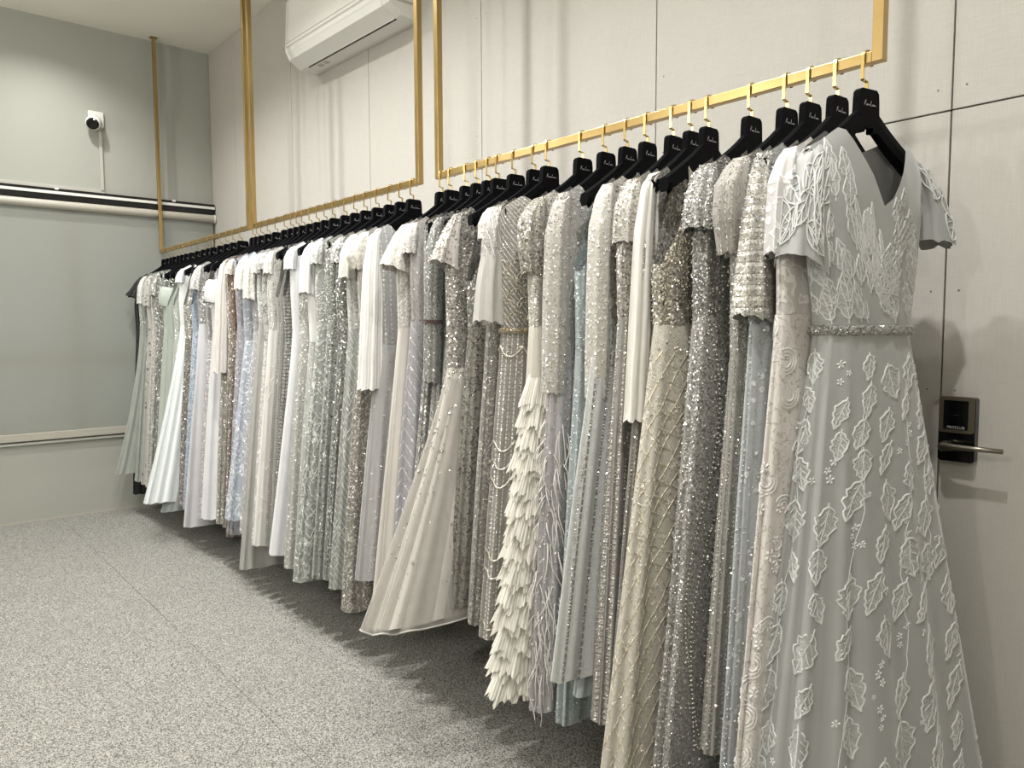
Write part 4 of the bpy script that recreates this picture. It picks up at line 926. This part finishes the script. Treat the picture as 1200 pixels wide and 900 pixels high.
    if q.get('chains'):
        m = MB(); x = np.linspace(0, 1, 90)
        for a0, a1, h0, h1 in ((.02, .12, .0, 1.1), (.14, .10, 0, 1.1)):
            h = h0 + (h1 - h0) * x; a = a0 + (a1 - a0) * x + .045 * np.sin(x * 7)
            p, n = ks.at(h, a)
            for pp, nn_ in zip(p, n):
                c_ = pp + nn_ * .003; s_ = .0032
                m.add([c_ + (s_, 0, 0), c_ + (0, s_, 0), c_ - (s_, 0, 0), c_ - (0, s_, 0), c_ + (0, 0, s_), c_ - (0, 0, s_)], [(0, 1, 4), (1, 2, 4), (2, 3, 4), (3, 0, 4), (1, 0, 5), (2, 1, 5), (3, 2, 5), (0, 3, 5)])
        o = m.build('bead_chain', MB_('#e9e4d8', .3), so_); o['kind'] = 'stuff'
    if q.get('scrolls'):
        th = thread('#e6e0d9')
        for k in range(16):               # C-shaped corded scrolls and small leaves down the front
            h0 = .04 + .068 * k + g.uniform(-.01, .01); a0 = g.uniform(-.03, .14); m = MB(); ph = g.uniform(0, 6)
            for rr_ in (.030, .022, .014):
                x = np.linspace(0, 3.6, 12); cord(m, ks, h0 + rr_ * np.cos(x + ph), a0 + rr_ * np.sin(x + ph), .0022)
            m.build('scroll_applique', th, so_, smooth=True)
        for k in range(40):
            m = MB(); blossom(m, ks, .45 + .08 * g.normal() + .3 * (k % 3), g.uniform(-.04, .16), g.uniform(.008, .014), k); m.build('flower_applique', th, so_)
    if i == 55 and S:
        P, so = S[0]; c_ = P.shape[1]; m = MB(); th = thread('#ebe8e4')
        for k in range(13):
            r0_, c0_ = g.uniform(4, len(P) - 3), g.uniform(0, 17) + 9; ph = g.uniform(0, 6)
            for rr_ in (3.6, 2.6, 1.6):
                x = np.linspace(0, 4, 12); r = np.clip(r0_ + rr_ * np.cos(x + ph), 0, len(P) - 1.01); c = c0_ + .85 * rr_ * np.sin(x + ph)
                ri, ci = r.astype(int), np.floor(c).astype(int); fr, fc = (r - ri)[:, None], (c - ci)[:, None]
                p = (P[ri, ci % c_] * (1 - fc) + P[ri, (ci + 1) % c_] * fc) * (1 - fr) + (P[ri + 1, ci % c_] * (1 - fc) + P[ri + 1, (ci + 1) % c_] * fc) * fr
                p = p.copy(); ctr = P.mean(1)[ri]; nn_ = p - ctr; nn_[:, 2] = 0; nn_ /= np.linalg.norm(nn_, axis=1)[:, None] + 1e-9; p += nn_ * .002; p[:, 2] -= zh
                m.tube(p, .0026, 5, cap=False)
        o = m.build('scroll_applique', th, so, smooth=True); o['kind'] = 'stuff'
    if q.get('leaves'):
        cordm = cl(T('#dededa', rough=.42, sheen=.2), 'silver_cord'); fill = cl(T('#bcbfb9', '#e3e4df', 'dots', p=.006, wd=.35, glit=.5, gs=300), 'leaf_cloth')
        nl_ = 0
        def put(surf, par, h0, a0, an, L, W, sgn=1, **k):
            m, mf = MB(), MB(); leaf(m, mf, surf, h0, a0, an, L, W, sgn, **k)
            o = m.build('leaf_applique', cordm, par, smooth=True)
            o.data.materials.append(fill); b0 = len(o.data.vertices)
            # the cloth inside the outline joins the same piece
            V = np.concatenate(m.v + mf.v); F = [f for f in m.f] + [f + m.n for f in mf.f]; nf_ = sum(len(f) for f in m.f)
            me = o.data; bpy.data.objects.remove(o); bpy.data.meshes.remove(me)
            o = mk('leaf_applique', V, F, cordm, par, True); o.data.materials.append(fill)
            mi = np.zeros(len(o.data.polygons), np.int32); mi[nf_:] = 1; o.data.polygons.foreach_set('material_index', mi)
        # skirt: vines of leaves running down, larger towards the hem
        for a0, ph in ((.0, 0), (.075, .4), (.145, .1), (.215, .5), (.285, .2), (.36, .6), (.44, .3), (.52, .7), (-.08, .5), (-.15, .2)):
            h = .05 + .07 * ph
            while h < 1.16:
                sc_ = .75 + .35 * h; L = g.uniform(.075, .11) * sc_; sp_ = 1 + .55 * h
                if g.random() < .86: put(ks, so_, h, a0 * sp_ + g.uniform(-.014, .014), g.uniform(-.5, .5), L, L * g.uniform(.27, .40))
                else:
                    m = MB(); 
                    for q_ in range(3): blossom(m, ks, h + .02 * q_, a0 * sp_ + g.uniform(-.012, .012), g.uniform(.006, .009), int(h * 1e4) + q_)
                    m.build('flower_applique', cordm, so_)
                h += L * g.uniform(.98, 1.25)
        for a0, ph in ((.0, 0), (.145, .1), (.285, .2), (.36, .6), (.52, .7)):
            m = MB(); x = np.linspace(.06, 1.2, 50); cord(m, ks, x, a0 * (1 + .55 * x) + .012 * np.sin(x * 17 + ph * 9), .0014); m.build('stem_cord', cordm, so_, smooth=True)
        for k in range(46):
            m = MB(); blossom(m, ks, g.uniform(.25, 1.2), g.uniform(-.15, .75), g.uniform(.005, .008), k); m.build('flower_applique', cordm, so_)
        # bodice: long narrow leaves fanning up from the waist
        for k in range(84):
            a0 = g.uniform(-.05, .40); h0 = g.uniform(.015, .31 if a0 < .13 or a0 > .3 else .24); an = (a0 - .19) * 2.0 + g.uniform(-.35, .35)
            put(bs, bo, h0, a0, an, g.uniform(.055, .095), g.uniform(.014, .022), 1, teeth=3, veins=2, r=.0022)
        for P, so in S:
            c_ = P.shape[1]; Q = P.copy(); Q[:, :, 2] -= zh
            for k in range(26):
                m = MB(); r0_, c0_ = g.uniform(4, len(P) - 4), g.uniform(0, 34); an = g.uniform(-1, 1)
                tq = np.linspace(0, 1, 9); wv = 1.7 * np.sin(np.pi * tq ** .8) * (1 - .25 * np.abs(np.mod(tq * 4, 1) - .2))
                def crd(xs, ys, rad):
                    r = np.clip(r0_ + (xs * math.cos(an) - ys * math.sin(an)) * 1.15, 0, len(P) - 1.01); c = c0_ + xs * math.sin(an) + ys * math.cos(an)
                    ri, ci = r.astype(int), np.floor(c).astype(int); fr, fc = (r - ri)[:, None], (c - ci)[:, None]
                    p = (Q[ri, ci % c_] * (1 - fc) + Q[ri, (ci + 1) % c_] * fc) * (1 - fr) + (Q[ri + 1, ci % c_] * (1 - fc) + Q[ri + 1, (ci + 1) % c_] * fc) * fr
                    ctr = Q.mean(1)[ri]; nn_ = p - ctr; nn_[:, 2] = 0; nn_ /= np.linalg.norm(nn_, axis=1)[:, None] + 1e-9
                    m.tube(p + nn_ * .0015, rad, 5, cap=False)
                for s in (-1, 1): crd(tq * 5.5 - 2.7, s * wv, .0021)
                crd(np.linspace(-3.2, 2.4, 6), np.zeros(6), .0017)
                for b in (-1.2, .2):
                    for s in (-1, 1): crd(b + np.linspace(0, 1.3, 3), s * np.linspace(0, 1.2, 3), .0012)
                m.build('leaf_applique', cordm, so, smooth=True)

for i in range(len(HX)): build_gown(i, G[i])
